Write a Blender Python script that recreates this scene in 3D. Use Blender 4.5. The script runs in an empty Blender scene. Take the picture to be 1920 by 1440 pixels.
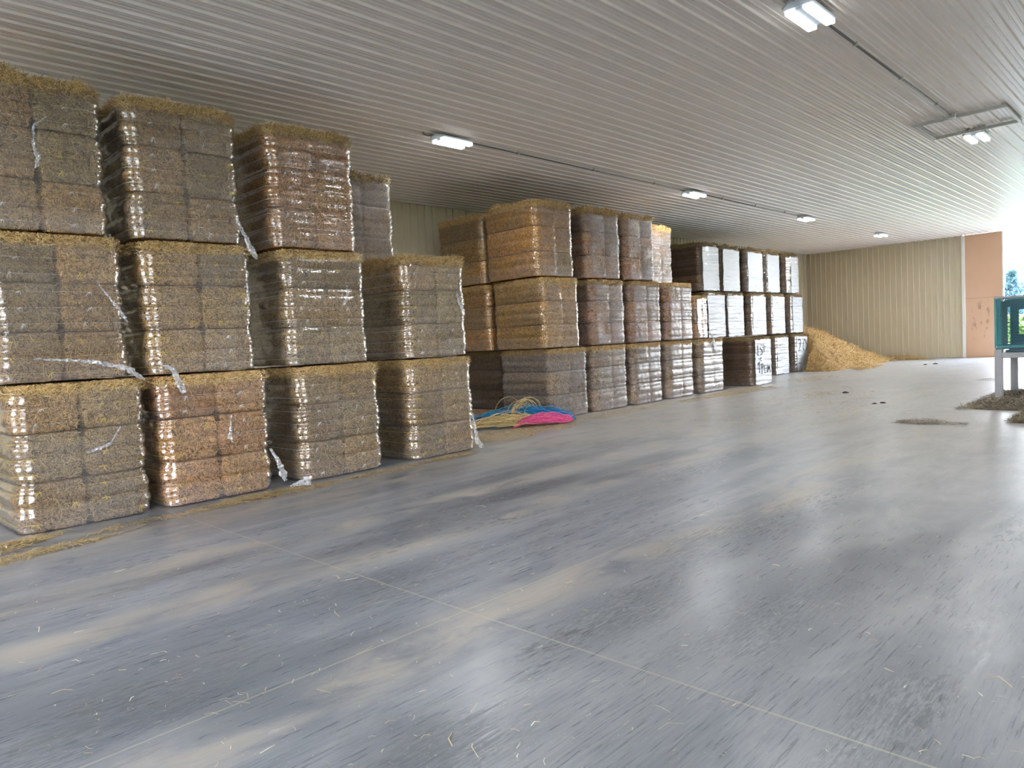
import bpy, math, random
import numpy as np
from mathutils import Matrix, Vector

SC = bpy.context.scene
COL = SC.collection
PI = math.pi
rnd = random.Random(7)
rng = np.random.default_rng(11)

# ------------------------------------------------------------------ helpers
def link(o, parent=None):
    COL.objects.link(o)
    if parent is not None:
        o.parent = parent
    return o

def mesh_from(name, verts, faces, mats=(), midx=None, smooth=False):
    me = bpy.data.meshes.new(name)
    me.from_pydata([tuple(v) for v in verts], [], [tuple(f) for f in faces])
    for m in mats:
        me.materials.append(m)
    if midx is not None:
        me.polygons.foreach_set('material_index', np.asarray(midx, dtype=np.int32))
    if smooth:
        me.polygons.foreach_set('use_smooth', np.ones(len(me.polygons), dtype=bool))
    me.update()
    return me

def tag(o, label=None, cat=None, group=None, kind=None):
    if label: o['label'] = label
    if cat: o['category'] = cat
    if group: o['group'] = group
    if kind: o['kind'] = kind
    return o

def empty(name, loc=(0, 0, 0), rz=0.0):
    o = bpy.data.objects.new(name, None)
    o.empty_display_size = 0.2
    o.location = loc
    o.rotation_euler = (0, 0, rz)
    return link(o)

class MB:
    """collects simple shapes into one mesh"""
    def __init__(s):
        s.v = []; s.f = []
    def add(s, vs, fs):
        b = len(s.v)
        s.v += [tuple(v) for v in vs]
        s.f += [tuple(b + i for i in f) for f in fs]
    def box(s, x0, x1, y0, y1, z0, z1, bev=0.0):
        b = min(bev, (x1 - x0) * .45, (y1 - y0) * .45, (z1 - z0) * .45)
        if b <= 0:
            vs = [(x, y, z) for z in (z0, z1) for y in (y0, y1) for x in (x0, x1)]
            s.add(vs, [(0, 2, 3, 1), (4, 5, 7, 6), (0, 1, 5, 4), (2, 6, 7, 3), (0, 4, 6, 2), (1, 3, 7, 5)])
            return
        # chamfered box : 24 verts
        vs = []; idx = {}
        for sx in (0, 1):
            for sy in (0, 1):
                for sz in (0, 1):
                    X = (x0, x1)[sx]; Y = (y0, y1)[sy]; Z = (z0, z1)[sz]
                    dx = b if sx == 0 else -b; dy = b if sy == 0 else -b; dz = b if sz == 0 else -b
                    for ax in range(3):
                        p = [X + dx, Y + dy, Z + dz]
                        p[ax] = (X, Y, Z)[ax]
                        idx[(sx, sy, sz, ax)] = len(vs); vs.append(tuple(p))
        g = lambda sx, sy, sz, ax: idx[(sx, sy, sz, ax)]
        fs = []
        for q in (0, 1):
            f = [g(q, 0, 0, 0), g(q, 1, 0, 0), g(q, 1, 1, 0), g(q, 0, 1, 0)]; fs.append(f if q else f[::-1])
            f = [g(0, q, 0, 1), g(0, q, 1, 1), g(1, q, 1, 1), g(1, q, 0, 1)]; fs.append(f if q else f[::-1])
            f = [g(0, 0, q, 2), g(1, 0, q, 2), g(1, 1, q, 2), g(0, 1, q, 2)]; fs.append(f if q else f[::-1])
        for a in (0, 1):
            for c in (0, 1):
                fs.append([g(a, c, 0, 0), g(a, c, 1, 0), g(a, c, 1, 1), g(a, c, 0, 1)])
                fs.append([g(a, 0, c, 0), g(a, 1, c, 0), g(a, 1, c, 2), g(a, 0, c, 2)])
                fs.append([g(0, a, c, 1), g(1, a, c, 1), g(1, a, c, 2), g(0, a, c, 2)])
                for d in (0, 1):
                    fs.append([g(a, c, d, 0), g(a, c, d, 1), g(a, c, d, 2)])
        s.add(vs, fs)
    def tube(s, pts, r, n=6, cap=True):
        pts = [Vector(p) for p in pts]
        rings = []
        up = Vector((0, 0, 1))
        for i, p in enumerate(pts):
            a = pts[max(i - 1, 0)]; c = pts[min(i + 1, len(pts) - 1)]
            t = (c - a).normalized() if (c - a).length > 1e-9 else Vector((1, 0, 0))
            u = t.cross(up)
            if u.length < 1e-3: u = t.cross(Vector((0, 1, 0)))
            u.normalize(); w = u.cross(t)
            rr = r[i] if isinstance(r, (list, tuple)) else r
            rings.append([p + (u * math.cos(2 * PI * k / n) + w * math.sin(2 * PI * k / n)) * rr for k in range(n)])
        vs = [v for rg in rings for v in rg]; fs = []
        for i in range(len(pts) - 1):
            for k in range(n):
                a = i * n + k; b = i * n + (k + 1) % n
                fs.append((a, b, b + n, a + n))
        if cap:
            fs.append(tuple(range(n))[::-1]); fs.append(tuple((len(pts) - 1) * n + k for k in range(n)))
        s.add(vs, fs)
    def build(s, name, mat, parent=None, smooth=False, loc=None):
        me = mesh_from(name, s.v, s.f, [mat] if mat else [], smooth=smooth)
        o = bpy.data.objects.new(name, me)
        if loc is not None: o.location = loc
        return link(o, parent)

# pseudo noise from sums of sines (vectorised)
def snoise(seed, P, freq, octs=3):
    r = np.random.default_rng(seed)
    P = np.asarray(P, float); out = np.zeros(P.shape[0]); amp = 1.0
    for o in range(octs):
        for k in range(4):
            d = r.normal(size=P.shape[1]); d /= np.linalg.norm(d)
            out += amp * np.sin(P @ d * freq * 2 ** o * (0.8 + .4 * r.random()) * 2 * PI + r.random() * 6.28)
        amp *= .5
    return out / 4.0

# straw strands: ribbons of two quads.  pos, dir, nrm arrays
def ribbons(pos, dr, nrm, length, width, bend):
    n = len(pos)
    dr = dr / np.linalg.norm(dr, axis=1, keepdims=True)
    side = np.cross(dr, nrm); side /= (np.linalg.norm(side, axis=1, keepdims=True) + 1e-9)
    L = length[:, None]; W = width[:, None] * .5
    a = pos - dr * L * .5; c = pos + dr * L * .5
    m = pos + nrm * (bend[:, 0:1] * L) + side * (bend[:, 1:2] * L)
    V = np.stack([a - side * W, a + side * W, m - side * W, m + side * W, c - side * W * .7, c + side * W * .7], 1).reshape(-1, 3)
    i = np.arange(n) * 6
    F = np.concatenate([np.stack([i, i + 1, i + 3, i + 2], 1), np.stack([i + 2, i + 3, i + 5, i + 4], 1)])
    return V, F

# ------------------------------------------------------------------ node helper
class NT:
    def __init__(s, name):
        s.m = bpy.data.materials.new(name); s.m.use_nodes = True
        s.t = s.m.node_tree; s.t.nodes.clear()
        s.out = s.t.nodes.new('ShaderNodeOutputMaterial')
    def n(s, typ, **kw):
        nd = s.t.nodes.new('ShaderNode' + typ)
        for k, v in kw.items():
            if k.startswith('i_'):
                key = k[2:].replace('_', ' ')
                s.set(nd.inputs[key], v)
            else:
                setattr(nd, k, v)
        return nd
    def set(s, inp, v):
        if isinstance(v, bpy.types.NodeSocket): s.t.links.new(v, inp)
        elif isinstance(v, bpy.types.Node): s.t.links.new(v.outputs[0], inp)
        else:
            if inp.type == 'RGBA' and len(v) == 3: v = (*v, 1)
            inp.default_value = v
    def math(s, op, a, b=0.0, c=None, clamp=False):
        nd = s.t.nodes.new('ShaderNodeMath'); nd.operation = op; nd.use_clamp = clamp
        s.set(nd.inputs[0], a); s.set(nd.inputs[1], b)
        if c is not None: s.set(nd.inputs[2], c)
        return nd.outputs[0]
    def mul(s, a, b): return s.math('MULTIPLY', a, b)
    def add(s, a, b): return s.math('ADD', a, b)
    def sub(s, a, b): return s.math('SUBTRACT', a, b)
    def smooth(s, x, lo, hi):
        nd = s.t.nodes.new('ShaderNodeMapRange'); nd.interpolation_type = 'SMOOTHSTEP'
        s.set(nd.inputs[0], x); nd.inputs[1].default_value = lo; nd.inputs[2].default_value = hi
        return nd.outputs[0]
    def mix(s, f, a, b, typ='MIX'):
        nd = s.t.nodes.new('ShaderNodeMix'); nd.data_type = 'RGBA'; nd.blend_type = typ
        s.set(nd.inputs[0], f); s.set(nd.inputs[6], a); s.set(nd.inputs[7], b)
        return nd.outputs[2]
    def mapping(s, vec, scale=(1, 1, 1), rot=(0, 0, 0), loc=(0, 0, 0)):
        nd = s.t.nodes.new('ShaderNodeMapping')
        s.set(nd.inputs['Vector'], vec)
        nd.inputs['Scale'].default_value = scale; nd.inputs['Rotation'].default_value = rot
        s.set(nd.inputs['Location'], loc)
        return nd.outputs[0]
    def noise(s, vec, scale, detail=3, rough=.5, dist=0.0):
        nd = s.t.nodes.new('ShaderNodeTexNoise')
        s.set(nd.inputs['Vector'], vec); nd.inputs['Scale'].default_value = scale
        nd.inputs['Detail'].default_value = detail; nd.inputs['Roughness'].default_value = rough
        nd.inputs['Distortion'].default_value = dist
        return nd.outputs[0]
    def ramp(s, f, stops, interp='LINEAR'):
        nd = s.t.nodes.new('ShaderNodeValToRGB'); nd.color_ramp.interpolation = interp
        el = nd.color_ramp.elements
        while len(el) < len(stops): el.new(.5)
        for e, (p, c) in zip(el, stops):
            e.position = p; e.color = (*c, 1)
        s.set(nd.inputs[0], f)
        return nd.outputs[0]
    def bump(s, h, strength=.3, dist=.01):
        nd = s.t.nodes.new('ShaderNodeBump')
        nd.inputs['Strength'].default_value = strength; nd.inputs['Distance'].default_value = dist
        s.set(nd.inputs['Height'], h)
        return nd.outputs[0]
    def obj(s): return s.n('TexCoord').outputs['Object']
    def pbsdf(s, **kw):
        nd = s.t.nodes.new('ShaderNodeBsdfPrincipled')
        for k, v in kw.items(): s.set(nd.inputs[k.replace('_', ' ')], v)
        return nd.outputs[0]
    def done(s, shader):
        s.t.links.new(shader, s.out.inputs['Surface']); return s.m

def simple(name, col, rough=.5, metal=0.0, spec=.5, var=.0, vscale=8.0):
    t = NT(name)
    c = col
    if var > 0:
        nz = t.noise(t.obj(), vscale, 4, .6)
        c = t.mix(nz, tuple(x * (1 - var) for x in col), tuple(min(1, x * (1 + var)) for x in col))
    return t.done(t.pbsdf(Base_Color=c, Roughness=rough, Metallic=metal, Specular_IOR_Level=spec))

# ------------------------------------------------------------------ materials
def fibres(t, P, k=1.0):
    """0..1 pattern of crossing straw fibres"""
    nz = t.n('TexNoise'); t.set(nz.inputs['Vector'], P); nz.inputs['Scale'].default_value = 9; nz.inputs['Detail'].default_value = 2
    wv = t.n('VectorMath', operation='SUBTRACT'); t.set(wv.inputs[0], nz.outputs['Color']); wv.inputs[1].default_value = (.5, .5, .5)
    ws = t.n('VectorMath', operation='SCALE'); t.set(ws.inputs[0], wv.outputs[0]); ws.inputs['Scale'].default_value = .12
    wa = t.n('VectorMath', operation='ADD'); t.set(wa.inputs[0], P); t.set(wa.inputs[1], ws.outputs[0])
    W = wa.outputs[0]
    acc = None
    for rot, sc in (((.3, .5, .2), (12, 85, 85)), ((.9, .2, 1.1), (85, 12, 80)), ((.4, .8, .5), (75, 80, 12)), ((1.2, -.7, .6), (13, 95, 70))):
        v = t.noise(t.mapping(W, tuple(x * k for x in sc), rot), 1.0, 1, .5)
        v = t.smooth(v, .50, .66)
        acc = v if acc is None else t.math('MAXIMUM', acc, v)
    return acc

def hay_body():
    t = NT('hay_body')
    oi = t.n('ObjectInfo')
    off = t.n('VectorMath', operation='SCALE'); off.inputs[0].default_value = (13.1, 7.7, 3.3); t.set(off.inputs['Scale'], oi.outputs['Random'])
    P = t.mapping(t.obj(), loc=off.outputs[0])
    f = fibres(t, P)
    big = t.noise(P, 5.0, 3, .6)
    dark = t.mix(.5, oi.outputs['Color'], (.10, .07, .045), 'MULTIPLY')
    dark = t.mix(big, (.020, .014, .008), (.085, .058, .032))
    dark = t.mix(1.0, dark, oi.outputs['Color'], 'MULTIPLY')
    lite = t.mix(big, (.36, .25, .125), (.60, .425, .21))
    lite = t.mix(1.0, lite, oi.outputs['Color'], 'MULTIPLY')
    c = t.mix(f, dark, lite)
    return t.done(t.pbsdf(Base_Color=c, Roughness=.75, Specular_IOR_Level=.25  ))

def straw(name, stops, rough=.6, use_obj=False):
    t = NT(name)
    g = t.n('NewGeometry')
    c = t.ramp(g.outputs['Random Per Island'], stops)
    if use_obj:
        c = t.mix(1.0, c, t.n('ObjectInfo').outputs['Color'], 'MULTIPLY')
    return t.done(t.pbsdf(Base_Color=c, Roughness=rough, Specular_IOR_Level=.35))

M = {}
M['hay_body'] = hay_body()
M['hay_strand'] = straw('hay_strand', [(0, (.05, .033, .017)), (.4, (.19, .128, .066)), (.75, (.42, .30, .15)), (.9, (.38, .30, .15)), (1, (.75, .58, .33))], use_obj=True)
M['fringe'] = straw('fringe_straw', [(0, (.16, .10, .05)), (.3, (.44, .28, .12)), (.6, (.66, .45, .20)), (.85, (.58, .45, .20)), (1, (.85, .66, .37))], use_obj=True)
M['straw_gold'] = straw('golden_straw', [(0, (.36, .22, .08)), (.4, (.66, .45, .18)), (.8, (.80, .58, .27)), (1, (.90, .74, .44))])
M['straw_pale'] = straw('pale_straw', [(0, (.42, .33, .20)), (.5, (.66, .55, .36)), (1, (.88, .82, .68))])
M['straw_floor'] = straw('floor_straw', [(0, (.32, .22, .09)), (.5, (.60, .45, .22)), (1, (.82, .67, .40))])
M['hay_grey'] = straw('grey_hay', [(0, (.08, .065, .045)), (.5, (.26, .21, .14)), (1, (.48, .41, .28))])
M['straw_core'] = simple('straw_core', (.40, .26, .10), .85, var=.5, vscale=14)
M['hay_core'] = simple('hay_core', (.12, .095, .065), .9, var=.5, vscale=20)
M['yellow_twine'] = simple('yellow_twine', (.80, .58, .06), .5)
M['white_twine'] = simple('white_twine', (.80, .78, .72), .5)

def film(name, veil_lo, veil_hi, tint=(.97, .96, .95), rough=.10, veilcol=(.62, .60, .62), bump=.22, shine=2.0):
    t = NT(name)
    oi = t.n('ObjectInfo')
    off = t.n('VectorMath', operation='SCALE'); off.inputs[0].default_value = (31.0, 17.0, 23.0); t.set(off.inputs['Scale'], oi.outputs['Random'])
    P = t.mapping(t.obj(), loc=off.outputs[0])
    wr = t.noise(t.mapping(P, (5, 5, 60)), 1.0, 4, .6, .6)
    wr2 = t.noise(t.mapping(P, (2.0, 2.0, 11)), 1.0, 2, .5, .4)
    h = t.add(t.mul(wr, .35), wr2)
    nrm = t.bump(h, bump, .02)
    fr = t.n('Fresnel'); fr.inputs['IOR'].default_value = 1.5; t.set(fr.inputs['Normal'], nrm)
    gl = t.n('BsdfGlossy'); gl.inputs['Color'].default_value = (1, 1, 1, 1); gl.inputs['Roughness'].default_value = rough
    t.set(gl.inputs['Normal'], nrm)
    gr = t.n('BsdfGlossy'); gr.inputs['Color'].default_value = (1, 1, 1, 1); gr.inputs['Roughness'].default_value = .55
    tr = t.n('BsdfTransparent'); tr.inputs['Color'].default_value = (*tint, 1)
    df = t.n('BsdfDiffuse'); df.inputs['Color'].default_value = (*veilcol, 1); t.set(df.inputs['Normal'], nrm)
    vn = t.noise(t.mapping(P, (1.3, 1.3, 5.0)), 1.0, 3, .55)
    veil = t.n('MapRange'); t.set(veil.inputs[0], vn); veil.inputs[1].default_value = .36; veil.inputs[2].default_value = .66
    veil.inputs[3].default_value = veil_lo; veil.inputs[4].default_value = veil_hi
    zz = t.n('SeparateXYZ'); t.set(zz.inputs[0], t.obj())
    low = t.mul(t.sub(1.0, t.smooth(zz.outputs[2], .10, .28)), .07)
    s1 = t.n('MixShader'); t.set(s1.inputs[0], t.add(veil.outputs[0], low)); t.set(s1.inputs[1], tr.outputs[0]); t.set(s1.inputs[2], df.outputs[0])
    s2 = t.n('MixShader'); t.set(s2.inputs[0], t.math('MINIMUM', t.mul(fr.outputs[0], .65), .09)); t.set(s2.inputs[1], s1.outputs[0]); t.set(s2.inputs[2], gr.outputs[0])
    s3 = t.n('MixShader'); t.set(s3.inputs[0], t.math('MINIMUM', t.mul(fr.outputs[0], shine), .5)); t.set(s3.inputs[1], s2.outputs[0]); t.set(s3.inputs[2], gl.outputs[0])
    return t.done(s3.outputs[0])
M['film'] = film('clear_wrap', .0, .10)
M['film_sky_veil'] = film('sky_veil_wrap', .12, .32, veilcol=(.42, .40, .45), rough=.26, bump=.08, shine=.6)  # milky veil coloured lilac for the sky reflected in these wraps
M['film_dark'] = film('brown_wrap', .0, .05, tint=(.80, .72, .66), rough=.16, shine=1.3)

def tail_mat():
    t = NT('torn_wrap')
    P = t.obj()
    nz = t.noise(t.mapping(P, (60, 60, 14)), 1.0, 3, .6)
    df = t.n('BsdfDiffuse'); df.inputs['Color'].default_value = (.80, .80, .84, 1)
    gl = t.n('BsdfGlossy'); gl.inputs['Roughness'].default_value = .2
    tr = t.n('BsdfTransparent')
    a = t.n('MixShader'); a.inputs[0].default_value = .25; t.set(a.inputs[1], df.outputs[0]); t.set(a.inputs[2], gl.outputs[0])
    b = t.n('MixShader'); t.set(b.inputs[0], t.add(-.1, t.mul(nz, 1.15))); t.set(b.inputs[1], tr.outputs[0]); t.set(b.inputs[2], a.outputs[0])
    return t.done(b.outputs[0])
M['tail'] = tail_mat()

def cover_mat():
    t = NT('white_cover')
    oi = t.n('ObjectInfo')
    off = t.n('VectorMath', operation='SCALE'); off.inputs[0].default_value = (31.0, 17.0, 23.0); t.set(off.inputs['Scale'], oi.outputs['Random'])
    P = t.mapping(t.obj(), loc=off.outputs[0])
    wr = t.noise(t.mapping(P, (3, 3, 26)), 1.0, 4, .6, .5)
    c = t.mix(t.noise(t.mapping(P, (1, 1, 4)), 1.0, 2), (.37, .39, .425), (.48, .50, .53))
    return t.done(t.pbsdf(Base_Color=c, Roughness=.35, Specular_IOR_Level=.6, Normal=t.bump(wr, .7, .02)))
M['cover'] = cover_mat()
M['ink'] = simple('black_marker', (.03, .05, .07), .6)

def steel(name, col, axis, rough=.38, dirt=.12, spec=.5):
    t = NT(name)
    P = t.obj()
    sc = [3.0, 3.0, 3.0]; sc[axis] = .25
    nz = t.noise(t.mapping(P, tuple(sc)), 1.0, 4, .6)
    c = t.mix(nz, tuple(x * (1 - dirt) for x in col), tuple(min(1, x * (1 + dirt * .6)) for x in col))
    r = t.add(rough - .06, t.mul(nz, .12))
    return t.done(t.pbsdf(Base_Color=c, Roughness=r, Specular_IOR_Level=spec))
M['ceiling'] = steel('ceiling_steel', (.86, .775, .70), 0, .36, .10, .6)
M['wall'] = steel('tan_wall_steel', (.64, .555, .40), 2, .45, .06)
M['trim_white'] = simple('trim_white', (.82, .80, .74), .4)
M['steel_grey'] = simple('grey_steel', (.55, .54, .52), .45, .3, var=.15)
M['conduit'] = simple('dark_conduit', (.16, .16, .16), .5, .2)
M['lamp_housing'] = simple('lamp_housing', (.60, .66, .72), .4)
M['screw'] = simple('screw_head', (.82, .83, .86), .4)

def emit(name, col, s):
    t = NT(name)
    e = t.n('Emission'); e.inputs['Color'].default_value = (*col, 1); e.inputs['Strength'].default_value = s
    return t.done(e.outputs[0])
M['lamp'] = emit('led_diffuser', (.93, .97, 1.0), 85.0)
M['lamp_rim'] = emit('led_rim', (.90, .95, 1.0), 2.0)

def door_mat():
    t = NT('peach_board')
    P = t.obj()
    c = t.mix(t.noise(P, 1.2, 3), (.62, .38, .24), (.72, .46, .30))
    sc = t.noise(t.mapping(P, (1, 3.2, 1.1), loc=(0, .35, .1)), 1.4, 5, .7)
    sep = t.n('SeparateXYZ'); t.set(sep.inputs[0], P)
    zm = t.mul(t.smooth(sep.outputs[2], .6, 1.2), t.sub(1.0, t.smooth(sep.outputs[2], 1.9, 2.5)))
    ym = t.mul(t.smooth(sep.outputs[1], 6.35, 6.55), t.sub(1.0, t.smooth(sep.outputs[1], 7.0, 7.2)))
    mk = t.mul(t.mul(zm, ym), t.smooth(sc, .54, .62))
    c = t.mix(t.mul(mk, .75), c, (.26, .16, .11))
    seam = t.smooth(t.math('ABSOLUTE', t.sub(sep.outputs[2], 2.45)), .0, .02)
    c = t.mix(seam, (.48, .28, .18), c)
    return t.done(t.pbsdf(Base_Color=c, Roughness=.55))
M['peach'] = door_mat()

def floor_mat():
    t = NT('polished_concrete')
    P = t.obj()
    sep = t.n('SeparateXYZ'); t.set(sep.inputs[0], P); X = sep.outputs[0]; Y = sep.outputs[1]
    streak = t.noise(t.mapping(P, (.30, 2.6, 1)), 1.0, 5, .66, .3)
    hair = t.noise(t.mapping(P, (3.5, 62, 1), rot=(0, 0, .06)), 1.0, 3, .7, .2)
    mott = t.noise(t.mapping(P, (1.1, 2.4, 1)), 1.0, 5, .66, .6)
    patch = t.noise(t.mapping(P, (.30, .75, 1), loc=(3.1, 1.7, 0)), 1.0, 3, .6, .5)
    fine = t.noise(t.mapping(P, (14, 60, 1), rot=(0, 0, .15)), 1.0, 2, .7)
    speck = t.noise(P, 55.0, 2, .7)
    grain = t.add(t.add(t.mul(streak, .5), t.mul(mott, .28)), t.mul(hair, .22))
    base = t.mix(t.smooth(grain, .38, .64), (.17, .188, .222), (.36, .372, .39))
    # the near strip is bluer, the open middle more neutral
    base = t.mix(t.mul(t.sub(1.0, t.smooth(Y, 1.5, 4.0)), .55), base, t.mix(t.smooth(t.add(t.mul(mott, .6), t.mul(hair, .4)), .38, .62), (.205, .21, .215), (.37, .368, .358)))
    lane = None
    wobble = t.mul(t.sub(t.noise(t.mapping(P, (.35, .5, 1)), 1.0, 4), .5), .75)
    for y, w in ((7.35, .85), (5.75, .28), (4.75, .24), (2.95, .26), (9.1, .8)):
        l = t.sub(1.0, t.smooth(t.math('ABSOLUTE', t.sub(t.add(Y, wobble), y)), w * .1, w * 1.4))
        lane = l if lane is None else t.math('MAXIMUM', lane, l)
    lane = t.mul(lane, t.smooth(mott, .36, .62))
    c = t.mix(t.mul(lane, .85), base, (.43, .385, .33))
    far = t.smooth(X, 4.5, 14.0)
    c = t.mix(t.mul(far, t.add(.45, t.mul(mott, .5))), c, (.50, .48, .435))  # far floor paled: glancing reflections put into its tan-grey colour
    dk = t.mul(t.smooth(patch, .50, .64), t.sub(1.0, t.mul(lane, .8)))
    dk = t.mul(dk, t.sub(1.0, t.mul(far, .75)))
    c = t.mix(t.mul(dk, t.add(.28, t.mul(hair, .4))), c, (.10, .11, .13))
    c = t.mix(t.mul(t.smooth(hair, .5, .8), .35), c, (.19, .20, .22))
    c = t.mix(t.mul(t.smooth(hair, .2, .5), .0), c, (.19, .20, .22))
    # grimy patches left by wheels
    for px, py, rx, ry in ((2.9, 4.05, 1.1, .42), (3.9, 4.95, 1.5, .26), (2.3, 5.55, 1.2, .24), (5.2, 5.3, 1.8, .26), (3.3, 2.45, .9, .36), (4.9, 2.7, 1.4, .3), (3.9, 1.75, 1.2, .45), (1.75, 2.15, .6, .3), (3.15, .92, .8, .26), (1.0, 3.5, .8, .5), (6.4, 6.1, 2.4, .22), (7.5, 4.3, 2.2, .3), (1.4, 1.5, .5, .25)):
        vx = t.mul(t.sub(X, px), 1 / rx); vy = t.mul(t.sub(t.sub(Y, py), t.mul(t.sub(X, px), .04)), 1 / ry)
        d2 = t.math('SQRT', t.add(t.mul(vx, vx), t.mul(vy, vy)))
        e = t.smooth(t.add(t.sub(1.15, d2), t.mul(t.sub(mott, .5), 2.4)), .0, .9)
        blot = e if px == 2.9 else t.math('MAXIMUM', blot, e)
    c = t.mix(t.mul(blot, t.add(.12, t.mul(t.smooth(t.add(t.mul(hair, .6), t.mul(fine, .4)), .42, .60), .62))), c, (.095, .103, .12))
    lug = {}
    for y, w, x0, x1, rot in ((2.42, .26, 1.5, 9, 1), (.92, .22, 1.5, 8, 1), (6.15, .14, .5, 12, -1), (3.75, .22, -1, 3.2, 1), (4.55, .22, 1.6, 9, -1)):
        band = t.sub(1.0, t.smooth(t.math('ABSOLUTE', t.sub(t.sub(Y, t.mul(t.sub(X, 3.0), .03)), y)), w * .4, w))
        ext = t.mul(t.smooth(X, x0, x0 + .5), t.sub(1.0, t.smooth(X, x1 - 2.5, x1)))
        l = t.mul(band, ext)
        lug[rot] = t.math('MAXIMUM', lug[rot], l) if rot in lug else l
    gate = t.smooth(t.noise(t.mapping(P, (.8, 2.2, 1), loc=(2, 4, 0)), 1.0, 3), .46, .62)
    for rot in (1, -1):
        lug[rot] = t.mul(lug[rot], t.smooth(t.noise(t.mapping(P, (7.5, 26, 1), rot=(0, 0, .85 * rot)), 1.0, 3, .65, .3), .50, .60))
    lug = t.mul(t.math('MAXIMUM', lug[1], lug[-1]), gate)
    c = t.mix(t.mul(lug, .6), c, (.085, .085, .09))
    sc = t.smooth(t.noise(t.mapping(P, (1.2, 5, 1), rot=(0, 0, .5)), 1.6, 4, .7, .8), .64, .74)
    c = t.mix(t.mul(sc, .4), c, (.60, .59, .56))
    c = t.mix(t.mul(t.smooth(speck, .64, .74), .4), c, (.62, .57, .48))
    # saw-cut joints
    jt = None
    for src, pos in ((Y, 3.215), (Y, -2.9), (Y, 9.3), (X, 2.784), (X, 8.9), (X, 15.0), (X, 21.1), (X, -3.3)):
        d = t.math('ABSOLUTE', t.sub(src, pos))
        l = t.sub(1.0, t.smooth(d, .003, .009)); jt = l if jt is None else t.math('MAXIMUM', jt, l)
    c = t.mix(t.mul(jt, .6), c, (.50, .45, .34))
    ro = t.add(.27, t.mul(t.math('MAXIMUM', lane, t.mul(far, .5)), .10))
    ro = t.add(ro, t.mul(t.smooth(hair, .35, .65), .10))
    return t.done(t.pbsdf(Base_Color=c, Roughness=ro, Specular_IOR_Level=.34, Normal=t.bump(fine, .025, .01)))
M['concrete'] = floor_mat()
M['grass'] = simple('grass_field', (.15, .19, .07), .9, var=.4, vscale=.6)
M['leaf'] = simple('tree_leaf', (.10, .20, .14), .7, var=.4, vscale=.5)
M['leaf_haze_tint'] = simple('haze_tinted_leaf', (.085, .15, .18), .8, var=.25, vscale=.2)  # blue haze over the distant trees mixed into the leaf colour
M['leaf_hedge'] = simple('hedge_leaf', (.26, .36, .10), .7, var=.4, vscale=.8)
M['bark'] = simple('bark', (.13, .10, .08), .9)
M['wood'] = simple('pallet_wood', (.42, .27, .15), .8, var=.3)
M['teal'] = simple('teal_guard', (.06, .30, .33), .5, var=.2)
M['teal_dark'] = simple('teal_panel', (.035, .10, .14), .5, var=.2)
M['frame_grey'] = simple('frame_paint', (.36, .36, .38), .5, .1, var=.12)
M['clod'] = simple('dark_clod', (.05, .04, .035), .9)
M['twine_blue'] = straw('blue_twine', [(0, (.01, .12, .32)), (.6, (.02, .27, .56)), (1, (.06, .42, .72))])
M['twine_pink'] = straw('pink_twine', [(0, (.62, .04, .20)), (.6, (.86, .10, .33)), (1, (.92, .26, .46))])
M['twine_tan'] = straw('tan_twine', [(0, (.34, .24, .09)), (.6, (.62, .47, .20)), (1, (.82, .68, .38))])

# ------------------------------------------------------------------ room shell
CZ = 5.08           # underside of the ceiling
X0, X1 = -9.0, 34.75
YL, YR = 13.85, -12.0

def rib_profile(a0, a1, pitch=.2286, big=.026, small=.008):
    """(pos, height) pairs: a tall rib plus two low stiffeners per pitch, height towards the room"""
    out = []
    n = int(round((a1 - a0) / pitch)); p = (a1 - a0) / n
    for i in range(n):
        b = a0 + i * p
        for u, h in ((0, 0), (.03, 0), (.09, big), (.20, big), (.26, 0), (.44, 0), (.475, small), (.525, small), (.56, 0), (.70, 0), (.735, small), (.785, small), (.82, 0)):
            out.append((b + u * p, h))
    out.append((a1, 0))
    return out

def panel(name, prof, place, lo, hi, mat, parent=None):
    vs, fs = [], []
    for i, (a, h) in enumerate(prof):
        vs.append(place(a, h, lo)); vs.append(place(a, h, hi))
        if i: b = 2 * i; fs.append((b - 2, b, b + 1, b - 1))
    me = mesh_from(name, vs, fs, [mat])
    return link(bpy.data.objects.new(name, me), parent)

def struct(o, kind='structure'):
    o['kind'] = kind; return o

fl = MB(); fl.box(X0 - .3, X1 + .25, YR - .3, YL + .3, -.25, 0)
struct(fl.build('floor', M['concrete']))

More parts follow.
